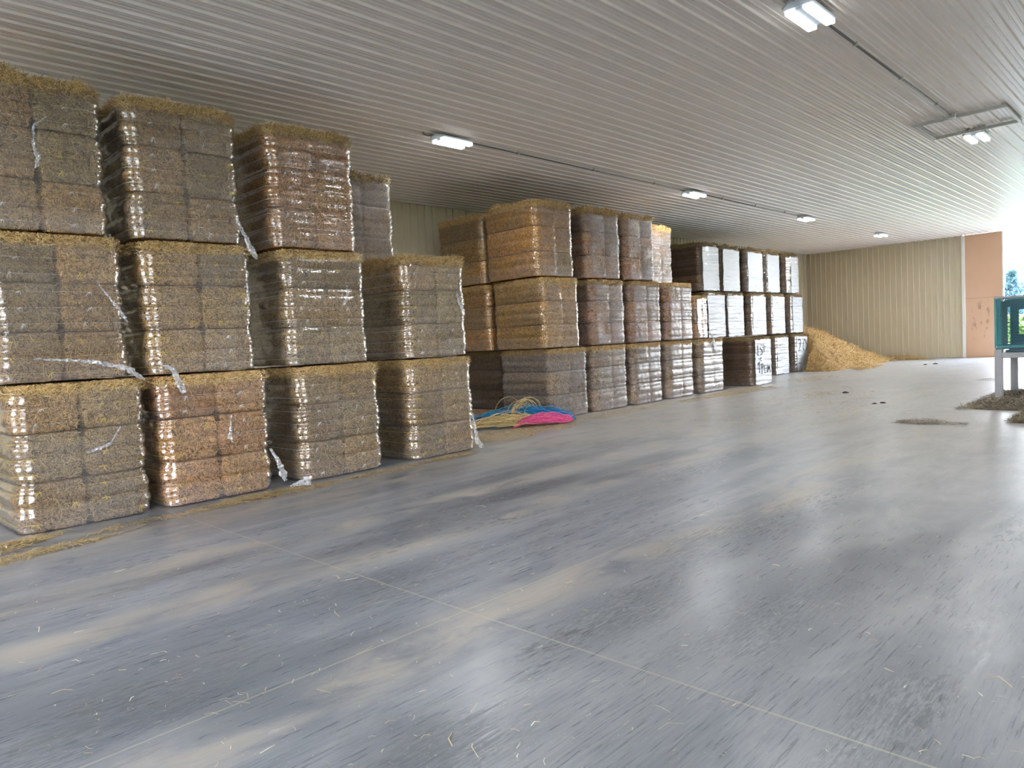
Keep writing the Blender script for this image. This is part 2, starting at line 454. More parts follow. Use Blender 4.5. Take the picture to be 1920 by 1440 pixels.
# ceiling in two sheet lengths that overlap at x = 6.07
cp = rib_profile(YR, YL)
vs, fs = [], []
for (a, b, dz) in ((X0, 6.07, .005), (6.05, X1 + .02, 0.0)):
    base = len(vs)
    for i, (y, h) in enumerate(cp):
        vs.append((a, y, CZ - h - dz)); vs.append((b, y, CZ - h - dz))
        if i: k = base + 2 * i; fs.append((k - 2, k - 1, k + 1, k))
    for i, (y, h) in enumerate(cp):       # lip of the sheet end
        if dz:
            vs.append((b, y, CZ - h + .0)); vs.append((b, y, CZ - h - dz))
            if i: k = len(vs) - 2; fs.append((k - 2, k - 1, k + 1, k))
ceil = struct(link(bpy.data.objects.new('ceiling', mesh_from('ceiling', vs, fs, [M['ceiling']]))))
sm = MB()
npitch = int(round((YL - YR) / .2286)); pw = (YL - YR) / npitch
for sx in (2.0, 4.1, 6.2, 8.3, 10.4, 12.5, 14.6):
    for i in range(npitch):
        y = YR + i * pw
        if y < -4: continue
        for u in (.36, .90):
            x = sx + rnd.uniform(-.015, .015); yy = y + u * pw; r = .009
            ring = [(x + r * math.cos(k * PI / 3), yy + r * math.sin(k * PI / 3), CZ - .001) for k in range(6)]
            sm.add(ring + [(x, yy, CZ - .009)], [(k, (k + 1) % 6, 6) for k in range(6)])
so = sm.build('screw_heads', M['screw'], ceil); so['kind'] = 'stuff'

wp = rib_profile(X0, X1, .2286, .034, .006)
struct(panel('wall_left', wp, lambda a, h, z: (a, YL - h, z), 0, CZ, M['wall']))
# end wall: ribbed part, then the peach board, then the open doorway
DOOR_Y1, DOOR_Y0 = 5.99, -2.0
struct(panel('wall_end', rib_profile(7.36, YL, .2286, .036, .005), lambda a, h, z: (X1 - h, a, z), 0, CZ, M['wall']))
struct(panel('wall_end.001', rib_profile(YR, DOOR_Y0), lambda a, h, z: (X1 - h, a, z), 0, CZ, M['wall']))
b = MB(); b.box(X1 - .05, X1 + .05, DOOR_Y1, 7.30, .0, CZ - .01, .01)
d1 = struct(b.build('door_1', M['peach']))
b = MB(); b.box(X1 - .10, X1 + .10, 7.28, 7.40, 0, CZ - .02, .01)
struct(b.build('trim_1', M['trim_white']))
b = MB(); b.box(X1 - .07, X1 + .09, DOOR_Y1 - .05, DOOR_Y1 + .005, 0, CZ - .02, .01)
struct(b.build('trim_2', M['trim_white']))
b = MB(); b.box(X1 - .03, X1 + .03, 7.3, YL - .02, 0, .06, .01)
struct(b.build('baseboard_end', M['steel_grey']))
# right-hand long wall with an opening added for daylight, near gable with one opening
def wall_with_openings(name, a0, a1, holes, top, place, mat):
    cur = a0; k = 0
    segs = []
    for (h0, h1) in holes:
        if h0 - cur > .2: segs.append((cur, h0, 0, CZ))
        segs.append((h0, h1, top, CZ)); cur = h1
    if a1 - cur > .2: segs.append((cur, a1, 0, CZ))
    vs, fs = [], []
    for s0, s1, z0, z1 in segs:
        pr = rib_profile(s0, s1); base = len(vs)
        for i, (a, h) in enumerate(pr):
            vs.append(place(a, h, z0)); vs.append(place(a, h, z1))
            if i: k = base + 2 * i; fs.append((k - 2, k, k + 1, k - 1))
    return struct(link(bpy.data.objects.new(name, mesh_from(name, vs, fs, [mat]))))
wall_with_openings('wall_right', X0, X1, [(-8.5, -0.5)], 4.5, lambda a, h, z: (a, YR + h, z), M['wall'])
wall_with_openings('wall_near', YR, YL, [(1.2, 6.0)], 4.5, lambda a, h, z: (X0 + h, a, z), M['wall'])

# ------------------------------------------------------------------ ceiling lights
def light_meshes():
    h = MB(); h.box(-.335, .335, -.165, .165, .03, .065, .012)
    h.box(-.29, .29, -.045, .045, .012, .034, .006)
    lens = MB(); lens.box(-.30, .33, -.05, .05, -.012, .03, .004)
    cap = MB(); cap.add([(-.335, -.165, .03), (-.335, .165, .03), (-.42, .06, .05), (-.42, -.06, .05), (-.335, -.165, .065), (-.335, .165, .065), (-.42, .06, .07), (-.42, -.06, .07)],
                        [(0, 1, 2, 3), (7, 6, 5, 4), (0, 4, 5, 1), (1, 5, 6, 2), (2, 6, 7, 3), (3, 7, 4, 0)])
    cord = MB(); cord.tube([(-.42, 0, .06), (-.50, .02, .05), (-.58, .02, .06), (-.62, .0, .085)], .012, 6)
    br = MB(); br.box(-.2, .2, -.03, .03, .06, .10)
    return [(n, mesh_from(n, m.v, m.f, [M[k]])) for n, m, k in (('housing', h, 'lamp_housing'), ('end_cap', cap, 'lamp_housing'), ('power_cord', cord, 'conduit'), ('bracket', br, 'steel_grey'))], mesh_from('diffuser', lens.v, lens.f, [M['lamp_rim'], M['lamp']], [1 if all(lens.v[i][2] < -.011 for i in f) else 0 for f in lens.f])
LP, LENS = light_meshes()
light_labels = {(1, 0): 'white twin-strip ceiling light beside the tallest wrapped hay stacks',
                (1, 1): 'white twin-strip ceiling light above the three brown hay stacks beyond the twine heap',
                (1, 2): 'small bright ceiling light above the white-fronted hay blocks',
                (1, 3): 'smallest bright ceiling light, close to the far tan wall',
                (2, 0): 'large twin-strip ceiling light at the top edge of the photo',
                (2, 1): 'twin-strip ceiling light just beyond the square hatch frame'}
LX = (8.13, 15.98, 22.78, 29.93); LY = {1: 9.05, 2: 3.13, 3: -2.9, 4: -9.0}
def ceiling_light(x, y, label):
    r = empty('ceiling_light', (x, y, CZ - .12))
    tag(r, label, 'ceiling light', 'lights out of the picture' if 'out of the picture' in label else 'twin-strip lights along the ceiling')
    for n, me in LP: link(bpy.data.objects.new(n, me), r)
    for s in (-.1, .1):
        d = link(bpy.data.objects.new('diffuser', LENS), r); d.location = (0, s, 0)
for row in (1, 2, 3, 4):
    for i, x in enumerate((.3,) + LX):
        if row == 2 and i > 2: continue
        lab = light_labels.get((row, i - 1)) or 'twin-strip ceiling light out of the picture, over the open floor'
        ceiling_light(x, LY[row], lab)

def conduit(x0, x1, y, label, box=False):
    r = empty('conduit', (x0, y, CZ - .04))
    tag(r, label, 'conduit', 'dark conduits between the lights')
    m = MB(); m.tube([(0, 0, 0), ((x1 - x0) * .5, .0, -.006), (x1 - x0, 0, 0)], .014, 8); m.build('pipe', M['conduit'], r, True)
    n = max(2, int((x1 - x0) / 1.8))
    for k in range(n):
        c = MB(); xx = (k + .5) * (x1 - x0) / n; c.box(xx - .015, xx + .015, -.03, .03, -.02, .03, .004); c.build('clip', M['steel_grey'], r)
    if box:
        c = MB(); c.box(x1 - x0 - .02, x1 - x0 + .10, -.06, .06, -.05, .03, .008); c.tube([(x1 - x0 + .04, .05, -.03), (x1 - x0 - .1, .09, -.08), (x1 - x0 - .14, .09, -.02)], .008, 6)
        c.build('junction_box', M['steel_grey'], r)
conduit(8.62, 14.1, 3.13, 'dark straight conduit on the ceiling ending at the hatch frame', True)
conduit(8.6, 15.35, 9.05, 'thin dark conduit on the ceiling nearest the tallest hay stacks')
conduit(16.45, 22.15, 9.05, 'thin dark conduit between the second and third lights above the hay')

hf = tag(empty('hatch_frame', (14.9, 3.05, CZ - .02)), 'square grey metal frame fixed under the ribbed ceiling', 'hatch frame')
for (a, b2, c, d) in ((-.68, -.63, -.68, .70), (.63, .68, -.68, .70), (-.63, .63, -.68, -.63), (-.63, .63, .65, .70)):
    m = MB(); m.box(a, b2, c, d, -.055, .0, .006); m.build('rail', M['steel_grey'], hf)

# ------------------------------------------------------------------ hay blocks
BW, BD, LH = .605, 1.44, .478          # half width of block, depth, layer height
SEAM = (0.0, LH, 2 * LH, 3 * LH)
STR = (.085, .24, .395)

def scallop(zl, film=False):
    s = np.zeros_like(zl)
    for q in STR: s -= (.006 if film else .013) * np.exp(-((zl - q) / .032) ** 2)
    e = np.minimum(zl, LH - zl)
    s -= (.010 if film else .022) * np.exp(-(e / .032) ** 2)
    return s + .012

def sidebulge(zl):
    """extra pinch at the layer seams and strings, on sides and corners only"""
    e = np.minimum(zl, LH - zl)
    s = .036 * np.exp(-(e / .055) ** 2)
    for q in STR: s = s + .014 * np.exp(-((zl - q) / .03) ** 2)
    return s

def bale_mesh(seed, outer):
    r = np.random.default_rng(seed)
    hx, hy, hz = .302, BD / 2, LH / 2
    nx, ny, nz = 16, 26, 18
    verts = {}; V = []; F = []
    def vid(i, j, k):
        key = (i, j, k)
        if key not in verts:
            verts[key] = len(V); V.append((2 * i / nx - 1, 2 * j / ny - 1, 2 * k / nz - 1))
        return verts[key]
    for i in range(nx):
        for j in range(ny):
            F.append((vid(i, j, nz), vid(i + 1, j, nz), vid(i + 1, j + 1, nz), vid(i, j + 1, nz)))
            F.append((vid(i, j, 0), vid(i, j + 1, 0), vid(i + 1, j + 1, 0), vid(i + 1, j, 0)))
    for i in range(nx):
        for k in range(nz):
            F.append((vid(i, 0, k), vid(i + 1, 0, k), vid(i + 1, 0, k + 1), vid(i, 0, k + 1)))
            F.append((vid(i, ny, k), vid(i, ny, k + 1), vid(i + 1, ny, k + 1), vid(i + 1, ny, k)))
    for j in range(ny):
        for k in range(nz):
            F.append((vid(0, j, k), vid(0, j, k + 1), vid(0, j + 1, k + 1), vid(0, j + 1, k)))
            F.append((vid(nx, j, k), vid(nx, j + 1, k), vid(nx, j + 1, k + 1), vid(nx, j, k + 1)))
    P = np.array(V) * (hx, hy, hz)
    rad = np.where(P[:, 0] * outer > 0, .15, .05)
    lim = np.stack([hx - rad, hy - rad], 1)
    C = np.clip(P[:, :2], -lim, lim)
    d = P[:, :2] - C; dn = np.linalg.norm(d, axis=1, keepdims=True)
    N2 = np.where(dn > 1e-6, d / np.maximum(dn, 1e-6), 0)
    mx = np.maximum(np.abs(d[:, 0]), np.abs(d[:, 1]))[:, None]
    P[:, :2] = C + N2 * mx
    zl = P[:, 2] + hz
    side = (mx[:, 0] > rad * .98)
    off = scallop(zl) - .004 - sidebulge(zl) * np.abs(N2[:, 0]) + .007 * snoise(seed, P, 3.0, 3)
    # a shallow dent halfway along the long side
    off -= .014 * np.exp(-((P[:, 1] - .02 * r.normal()) / .05) ** 2) * (np.abs(N2[:, 0]) > .9)
    P[:, :2] += N2 * (off * side)[:, None]
    top = np.abs(P[:, 2]) > hz * .99
    P[:, 2] -= np.sign(P[:, 2]) * top * (.006 + .006 * snoise(seed + 9, P, 4, 2))
    nbody = len(F)
    VV = [P]; FF = [np.array(F)]
    # loose straws lying on the cut faces
    def ribs_clip(*a):
        v, f = ribbons(*a); v[:, 2] = np.clip(v[:, 2], -hz + .004, hz - .004); return v, f
    def layer(n, face):
        u = r.uniform(-1, 1, n); w = r.uniform(-.96, .96, n)
        z = w * hz; off = scallop(z + hz) + .007
        pos = np.zeros((n, 3)); nrm = np.zeros((n, 3)); dr = np.zeros((n, 3))
        a = r.uniform(0, PI, n)
        if face == 'f':
            pos[:, 0] = -outer * .05 + u * (hx - .09); pos[:, 1] = -hy - off + .004; pos[:, 2] = z; nrm[:, 1] = -1
            dr[:, 0] = np.cos(a); dr[:, 2] = np.sin(a)
        else:
            s = -1 if face == 'l' else 1
            pos[:, 1] = u * (hy - .12); pos[:, 0] = s * (hx + off - sidebulge(z + hz) - .004); pos[:, 2] = z; nrm[:, 0] = s
            dr[:, 1] = np.cos(a); dr[:, 2] = np.sin(a)
        return ribs_clip(pos, dr, nrm, r.uniform(.03, .11, n), r.uniform(.003, .0062, n), np.stack([r.uniform(0, .05, n), r.uniform(-.22, .22, n)], 1))
    base = len(P)
    for n, face in ((560, 'f'), (520, 'l')) if outer < 0 else ((560, 'f'), (120, 'r')):
        v, f = layer(n, face); VV.append(v); FF.append(f + base); base += len(v)
    F2 = np.concatenate(FF)
    mi = np.zeros(len(F2), int); mi[nbody:] = 1
    me = mesh_from('hay_bale', np.concatenate(VV), F2.tolist(), [M['hay_body'], M['hay_strand']], mi, True)
    return me
BALES = {q: [bale_mesh(100 + i + (q > 0) * 50, q) for i in range(4)] for q in (-1, 1)}

def twine_mesh(mat, seed, outer):
    r = random.Random(seed)
    hx, hy = .302 + .001, BD / 2 + .001
    m = MB(); pts = []
    for ex, ey, a0 in ((1, -1, -PI / 2), (1, 1, 0), (-1, 1, PI / 2), (-1, -1, PI)):
        rad = .14 if ex == outer else .045; cx = ex * (hx - rad); cy = ey * (hy - rad)
        for k in range(5):
            a = a0 + k * PI / 8; pts.append((cx + rad * math.cos(a), cy + rad * math.sin(a), 0))
    pts.append(pts[0])
    m.tube(pts, .0019, 4, False)
    for kx in (r.uniform(-.2, .2),):
        for k in range(6):
            a = r.uniform(0, 2 * PI); L = r.uniform(.02, .05)
            m.tube([(kx, -hy - .004, 0), (kx + L * .6 * math.cos(a), -hy - .010, L * .4 * math.sin(a) - .008), (kx + L * math.cos(a), -hy - .004, L * math.sin(a) - .02)], .0028, 4, False)
    return mesh_from('twine', m.v, m.f, [mat])
TWINES = {q: [[twine_mesh(M['yellow_twine'], 1 + i, q) for i in range(3)], [twine_mesh(M['white_twine'], 11 + i, q) for i in range(3)]] for q in (-1, 1)}

def loop_points(hw, hd, rad, step=.028):
    """rounded rectangle, counter-clockwise from the front face: positions and outward normals"""
    P, N = [], []
    segs = [((-hw + rad, -hd), (hw - rad, -hd), (0, -1)), ((hw, -hd + rad), (hw, hd - rad), (1, 0)), ((hw - rad, hd), (-hw + rad, hd), (0, 1)), ((-hw, hd - rad), (-hw, -hd + rad), (-1, 0))]
    cen = [(hw - rad, -hd + rad), (hw - rad, hd - rad), (-hw + rad, hd - rad), (-hw + rad, -hd + rad)]
    for q in range(4):
        a, b, n = segs[q]; L = math.dist(a, b); k = max(2, int(L / (step if q in (0, 3) else .06)))
        for i in range(k):
            u = i / k; P.append((a[0] + (b[0] - a[0]) * u, a[1] + (b[1] - a[1]) * u)); N.append(n)
        a0 = -PI / 2 + q * PI / 2
        for i in range(7):
            t = a0 + (i / 7) * PI / 2
            P.append((cen[q][0] + rad * math.cos(t), cen[q][1] + rad * math.sin(t))); N.append((math.cos(t), math.sin(t)))
    return np.array(P), np.array(N)

def film_mesh(seed, mat, ztop=1.36):
    r = np.random.default_rng(seed)
    P, N = loop_points(BW + .012, BD / 2 + .014, .165)
    n = len(P); rows = 92
    lay = r.normal(0, .006, 3)
    V = []; per = np.arange(n) / n * 2 * PI
    edge = ztop + .016 * np.sin(per * 3 + seed) + .012 * np.sin(per * 11 + seed * 2) + .006 * np.sin(per * 37)
    for j in range(rows + 1):
        z = .012 + (edge - .012) * j / rows
        zl = np.mod(z, LH)
        off = scallop(zl, True)
        Q = np.stack([P[:, 0] * 1, P[:, 1] * 1, z], 1)
        off = off + .010 * snoise(seed, Q * (1, 1, 1.6), 1.3, 3)
        off = off - .95 * sidebulge(zl) * np.clip(1.15 - np.abs(N[:, 1]), 0, 1) + lay[min(2, int(z.mean() / LH))] * np.abs(N[:, 0])
        fr = (N[:, 1] < -.9)
        off = off - .005 * np.exp(-(P[:, 0] / .05) ** 2) * fr
        # crinkles round the corners
        cor = np.abs(N[:, 0] * N[:, 1]) * 2
        off = off + cor * .0055 * np.sin(z * 85 + 2.2 * snoise(seed + 3, Q, 3.0, 2))
        V.append(np.stack([P[:, 0] + N[:, 0] * off, P[:, 1] + N[:, 1] * off, z], 1))
    V = np.concatenate(V)
    F = []
    for j in range(rows):
        for i in range(n):
            a = j * n + i; b = j * n + (i + 1) % n
            F.append((a, b, b + n, a + n))
    return mesh_from('plastic_wrap', V, F, [mat], None, True)
FILMS = {k: [film_mesh(40 + 7 * i + s, M[k]) for i in range(4)] for k, s in (('film', 0), ('film_sky_veil', 100), ('film_dark', 200))}

def fringe_mesh(seed, n=3800, tall=0.0):
    r = np.random.default_rng(seed)
    P, N = loop_points(BW + .004, BD / 2 + .004, .13, .01)
    # density towards the visible front and side
    keep = [i for i in range(len(P)) for _ in range(3 if N[i][1] < -.3 else (2 if N[i][0] < -.3 else 1))]
    idx = r.choice(keep, n)
    z = r.uniform(1.31, 1.42, n) + tall * r.random(n) ** 2 * np.clip(.45 + .8 * snoise(seed, P[idx] * 2.2, .7, 2), 0, 1.2)
    p = P[idx] + r.normal(0, .008, (n, 2)) + N[idx] * r.uniform(-.03, .012, n)[:, None]
    # notch where the two bale columns meet
    sel = ~((np.abs(p[:, 0]) < .022) & (np.abs(N[idx][:, 1]) > .5))
    idx, z, p = idx[sel], z[sel], p[sel]; n = len(idx)
    nrm = np.stack([N[idx][:, 0], N[idx][:, 1], r.normal(.2, .3, n)], 1)
    tan = np.stack([-N[idx][:, 1], N[idx][:, 0], np.zeros(n)], 1)
    dr = tan * r.normal(0, .8, n)[:, None] + np.array([0, 0, 1.0]) * r.normal(.2, .55, n)[:, None] + nrm * r.normal(.25, .35, n)[:, None]
    pos = np.stack([p[:, 0], p[:, 1], z], 1)
    V, F = ribbons(pos, dr, nrm, r.uniform(.04, .13, n), r.uniform(.0035, .0075, n), np.stack([r.uniform(-.05, .12, n), r.uniform(-.2, .2, n)], 1))
    V[:, 2] = np.minimum(V[:, 2], (1.425 + .015 * r.random(len(V))) if tall == 0 else 9)
    return mesh_from('straw_fringe', V, F.tolist(), [M['fringe']], None, False)
FRINGES = [fringe_mesh(300 + i) for i in range(4)]
TALL = [fringe_mesh(330 + i, 5200, .08) for i in range(4)]

def cover_mesh(seed, w):
    """white plastic panel over the front of a block, crinkled, wrapped slightly round the corner"""
    r = np.random.default_rng(seed)
    nx, nz = 26, 70
    xs = np.linspace(-BW + .03 + (1 - w) * 2 * BW, BW + .012, nx)
    V = []
    for k in range(nz + 1):
        zz = .03 + 1.29 * k / nz
        z = zz + .014 * np.sin(xs * 5 + seed) + .01 * np.sin(xs * 13 + seed * 3)
        zl = np.mod(z, LH)
        Q = np.stack([xs, np.full(nx, seed * 1.0), z], 1)
        off = scallop(zl, True) * 1.1 + .010 + .007 * snoise(seed, Q * (.8, 1, 7), 1.6, 3)
        xx = xs + (.012 * np.sin(zz * 9 + seed) + .012 * np.sin(zz * 3.3 + seed * 2)) * np.linspace(1, .4, nx)
        y = -(BD / 2 + .012) - off
        cr = np.clip((np.abs(xx) - (BW - .085)) / .095, 0, 1)
        y = y + .05 * cr ** 2
        V.append(np.stack([xx, y, z], 1))
    V = np.concatenate(V); F = []
    for k in range(nz):
        for i in range(nx - 1):
            a = k * nx + i; F.append((a, a + 1, a + nx + 1, a + nx))
    me = mesh_from('white_cover', V, F, [M['cover']], None, True)
    return me

def strip_mesh(path, w0, seed, flat=(1, 0, 0)):
    """crumpled film tail along a path of (x, y, z)"""
    r = np.random.default_rng(seed)
    P = np.array(path, float)
    d = np.r_[0, np.cumsum(np.linalg.norm(np.diff(P, axis=0), axis=1))]
    n = max(10, int(d[-1] / .012)); s = np.linspace(0, d[-1], n)
    Q = np.stack([np.interp(s, d, P[:, i]) for i in range(3)], 1)
    T = np.gradient(Q, axis=0); T /= np.linalg.norm(T, axis=1, keepdims=True) + 1e-9
    S = np.cross(T, (0, 1, 0)); S /= np.linalg.norm(S, axis=1, keepdims=True) + 1e-9
    m = 5; V = []
    u = s / d[-1]
    wid = .75 * w0 * (.25 + .9 * u ** 1.2) * (1 - .65 * np.clip((u - .85) / .15, 0, 1)) * (1 + .3 * snoise(seed, s[:, None] * 9, 1.0, 2))
    for i in range(n):
        for k in range(m):
            a = (k / (m - 1) - .5)
            V.append(Q[i] + S[i] * wid[i] * a + np.array([0, -1, 0]) * (.022 * r.random() + .016 * (k % 2)) + r.normal(0, .004, 3))
    F = [(i * m + k, i * m + k + 1, (i + 1) * m + k + 1, (i + 1) * m + k) for i in range(n - 1) for k in range(m - 1)]
    return mesh_from('film_tail', V, F, [M['tail']], None, True)

HAY = {'brown': (1.0, .95, .86), 'gold': (1.70, 1.30, .66), 'dark': (.50, .42, .36), 'rust': (1.3, .95, .70), 'pale': (1.25, 1.08, .80)}
count = [0]
GROUPS = {1: 'tall wrapped hay blocks beside the open floor', 2: 'brown wrapped hay blocks beyond the twine heap', 3: 'white-fronted hay blocks by the far wall'}
def block(x0, x1, yf, z, label, row, hay='brown', wrap='film', twine=False, h=1.45, rz=None, cover=None, tails=(), ink=None, depth=BD, fringe=True, yellow=.5, top=None):
    i = count[0]; count[0] += 1
    top = (z > 2 or h > 1.455) if top is None else top
    r = random.Random(500 + i)
    w = x1 - x0
    rz = math.radians(r.uniform(-.8, .8)) if rz is None else rz
    root = empty('wrapped_hay_block', ((x0 + x1) / 2, yf + depth / 2, z), rz)
    tag(root, label, 'hay block', GROUPS[row])
    sx = w / (2 * BW + .03); sy = depth / BD; sz = h / 1.45
    base = HAY[hay]
    q = 0
    for layer in range(3):
        for cx in (-.303, .303):
            o = link(bpy.data.objects.new('hay_bale', BALES[-1 if cx < 0 else 1][r.randrange(4)]), root)
            flip = 1
            o.location = (cx * sx, 0, (layer + .5) * LH * sz + .003)
            o.scale = (sx, sy, sz)
            v = r.uniform(.72, 1.25); g = r.uniform(-.07, .10)
            o.color = (base[0] * v * (1 + g), base[1] * v, base[2] * v * (1 - g), 1)
            if twine:
                ty = 0 if r.random() < yellow else 1
                for zz in STR:
                    tw = link(bpy.data.objects.new('twine', TWINES[-1 if cx < 0 else 1][ty][r.randrange(3)]), o)
                    tw.location = (0, 0, zz - LH / 2)
    f = link(bpy.data.objects.new('plastic_wrap', FILMS[wrap][r.randrange(4)]), root); f.scale = (sx, sy, sz)
    if fringe:
        g = link(bpy.data.objects.new('straw_fringe', (TALL if top else FRINGES)[r.randrange(4)]), root); g.scale = (sx, sy, sz); g['kind'] = 'stuff'
        g['label'] = 'golden straw ends above the wrap edge'
        k = {'dark': .55, 'pale': 1.5, 'gold': 1.15}.get(hay, 1.0) * r.uniform(.85, 1.1)
        g.color = (k, k * .97, k * .9, 1)
    if cover:
        c = link(bpy.data.objects.new('white_cover', cover_mesh(900 + i, cover)), root); c.scale = (sx, sy, sz)
        c['label'] = 'crinkled white plastic front'
    for (path, tw_) in tails:          # world coordinates on the face
        inv = Matrix.Rotation(-rz, 4, 'Z') @ Matrix.Translation(-Vector(root.location))
        o = link(bpy.data.objects.new('film_tail', strip_mesh([tuple(inv @ Vector(p)) for p in path], tw_, 700 + i)), root)
        o['label'] = 'torn whitish film hanging loose'
    if ink:
        m = MB()
        for st in ink:
            m.tube([(px * sx, -(BD / 2 + .047) * sy, pz) for px, pz in st], .010, 5)
        o = m.build('handwriting', M['ink'], root); o['label'] = 'black marker writing'
    return root

def T(pts, y=7.965): return [(a, y, b) for a, b in pts]
# row one : four stacks beside the open floor
A = 8.06
block(1.45, 2.70, A, 0, 'wrapped hay block at the bottom of the stack cut off by the photo edge', 1, twine=True, tails=[(T([(2.4, .95), (2.29, .79), (2.08, .73)]), .05)])
block(1.36, 2.59, A, 1.45, 'wrapped hay block in the middle of the stack cut off by the photo edge', 1, twine=True,
      tails=[(T([(2.28, 2.43), (2.42, 2.23), (2.55, 2.01)]), .045), (T([(1.69, 1.68), (2.23, 1.62), (2.50, 1.54), (2.66, 1.41)], 7.95), .08)])
block(1.28, 2.51, A, 2.90, 'topmost block of the stack cut off by the photo edge, white film loop on it', 1, twine=True, h=1.49, tails=[(T([(1.98, 3.97), (1.87, 3.88), (1.85, 3.7), (1.88, 3.58), (1.85, 3.47)]), .055)], yellow=.3)
block(2.80, 4.10, A, 0, 'wrapped reddish hay block at the bottom of the second stack, torn film at its foot', 1, 'rust', twine=True,
      tails=[(T([(3.56, .95), (3.54, .80), (3.52, .70), (3.55, .64)]), .055), (T([(4.00, .50), (4.08, .36), (4.14, .20), (4.17, .08)], 7.98), .12)])
block(2.74, 3.99, A, 1.45, 'middle wrapped hay block of the second stack, film tail at its foot', 1, twine=True, yellow=.75,
      tails=[(T([(2.80, 1.58), (2.95, 1.50), (3.00, 1.38), (3.05, 1.24)], 7.95), .12), (T([(3.85, 2.43), (3.86, 2.3), (3.82, 2.2)]), .04)])
block(2.68, 3.93, A, 2.90, 'topmost wrapped hay block of the second stack with film hanging off its side', 1, twine=True, h=1.49, tails=[(T([(3.76, 3.22), (3.86, 3.0), (3.99, 2.72)], 7.96), .10)])
block(4.43, 5.71, A, 0, 'wrapped hay block at the bottom of the third stack', 1, twine=True, yellow=.3)
block(4.36, 5.58, A, 1.45, 'shiny wrapped hay block in the middle of the third stack', 1, twine=True, tails=[(T([(5.20, 2.44), (5.19, 2.28), (5.11, 2.18)]), .05)], yellow=.5)
block(4.26, 5.50, A, 2.90, 'topmost wrapped hay block of the third stack', 1, 'rust', twine=True, h=1.49, yellow=.2)
block(6.16, 7.42, A, 0, 'wrapped hay block at the bottom of the two-high stack', 1, twine=True, tails=[(T([(7.28, .58), (7.32, .30), (7.36, .12), (7.46, .02)], 8.0), .13)])
block(6.16, 7.37, A, 1.45, 'upper wrapped hay block of the two-high stack beside the twine heap', 1, twine=True, h=1.46, tails=[(T([(7.06, 2.42), (7.1, 2.25), (7.2, 2.07)]), .07)])
# a stack behind rows three and four
for z, lab in ((0, 'lowest wrapped hay block of the stack hidden behind the two-high stack'), (1.45, 'middle wrapped hay block of the stack hidden behind the two-high stack'),
               (2.90, 'dark wrapped hay block peeking above the two-high stack, near the ribbed wall')):
    block(6.04, 7.30, 9.62, z, lab, 1, 'dark' if z > 2 else 'brown', h=1.50 if z > 2 else 1.45)

# row two
B = 9.55
block(10.88, 12.14, B, 0, 'wrapped hay block behind the pink twine, bottom of the corner stack', 2, 'brown', 'film_sky_veil')
block(10.76, 11.96, B, 1.45, 'golden-sided wrapped hay block in the middle of the corner stack', 2, 'gold', 'film')
block(10.62, 11.86, B, 2.90, 'topmost golden-sided wrapped hay block of the corner stack', 2, 'gold', 'film', h=1.52)
block(12.30, 13.60, B, 0, 'bottom block of the brown stack next to the golden corner stack', 2, 'brown', 'film_sky_veil')
block(12.32, 13.61, B, 1.45, 'middle block of the brown stack next to the golden corner stack', 2, 'rust', 'film_sky_veil')
block(12.26, 13.53, B, 2.90, 'top block of the brown stack next to the golden corner stack', 2, 'rust', 'film_sky_veil', h=1.52)
block(13.78, 15.06, B, 0, 'bottom block of the brown stack topped third from the golden corner', 2, 'brown', 'film_sky_veil')
block(13.80, 15.11, B, 1.45, 'middle block of the third brown stack from the golden corner', 2, 'rust', 'film_sky_veil')
block(13.68, 14.92, B, 2.90, 'top block of the third brown stack from the golden corner', 2, 'rust', 'film_sky_veil', h=1.52)
block(15.28, 16.55, B, 0, 'bottom block under the stack with the pale yellow-topped block', 2, 'brown', 'film_sky_veil')
block(15.34, 16.60, B, 1.45, 'middle block beneath the pale yellow-topped block', 2, 'rust', 'film_sky_veil')
block(15.40, 16.62, 10.1, 2.90, 'pale wrapped block with bright yellow straw on top, set back on its stack', 2, 'pale', 'film_sky_veil', h=1.48)
block(16.82, 18.18, B, 0, 'last bottom block of the brown row, next to the block marked 1ST', 2, 'brown', 'film_sky_veil')
block(16.78, 17.46, 9.62, 1.45, 'torn half block with loose straw bulging out of its wrap', 2, 'rust', 'film', h=1.15, tails=[(T([(17.2, 1.62), (17.42, 1.5), (17.52, 1.3), (17.62, 1.05)], 9.5), .22)])
# second line behind the corner stack
block(11.10, 12.2, 11.22, .13, 'wrapped block on a wooden pallet behind the corner stack', 2, 'dark', 'film_dark', h=1.32)
block(10.80, 12.0, 11.20, 1.45, 'middle block of the golden stack behind the corner stack', 2, 'gold', 'film')
block(10.70, 11.9, 11.18, 2.90, 'top block of the golden stack behind the corner stack', 2, 'gold', 'film', h=1.50)
# row three: white fronts
C = 10.75
block(19.10, 20.32, C, 2.84, 'white-fronted block, top of the stack beside the pale yellow-topped block', 3, 'dark', 'film_dark', h=1.44, cover=.90)
block(20.42, 21.66, C, 2.84, 'white-fronted top block, second from the pale yellow-topped block', 3, 'dark', 'film_dark', h=1.42, cover=.95)
block(22.00, 23.32, C, 2.84, 'white-fronted top block, third from the pale yellow-topped block', 3, 'dark', 'film_dark', h=1.42, cover=.90)
block(23.44, 24.62, C, 2.84, 'white-fronted top block next to the last stack before the straw pile', 3, 'dark', 'film_dark', h=1.42, cover=.88)
block(25.02, 26.22, C, 2.84, 'white-fronted top block of the last stack before the straw pile', 3, 'dark', 'film_dark', h=1.42, cover=.60)
block(19.40, 20.62, C, 1.42, 'white-fronted middle block touching the torn half block', 3, 'dark', 'film_dark', h=1.42, cover=.97)
block(20.66, 21.86, C, 1.42, 'white-fronted middle block, second from the torn half block', 3, 'dark', 'film_dark', h=1.42, cover=.99)
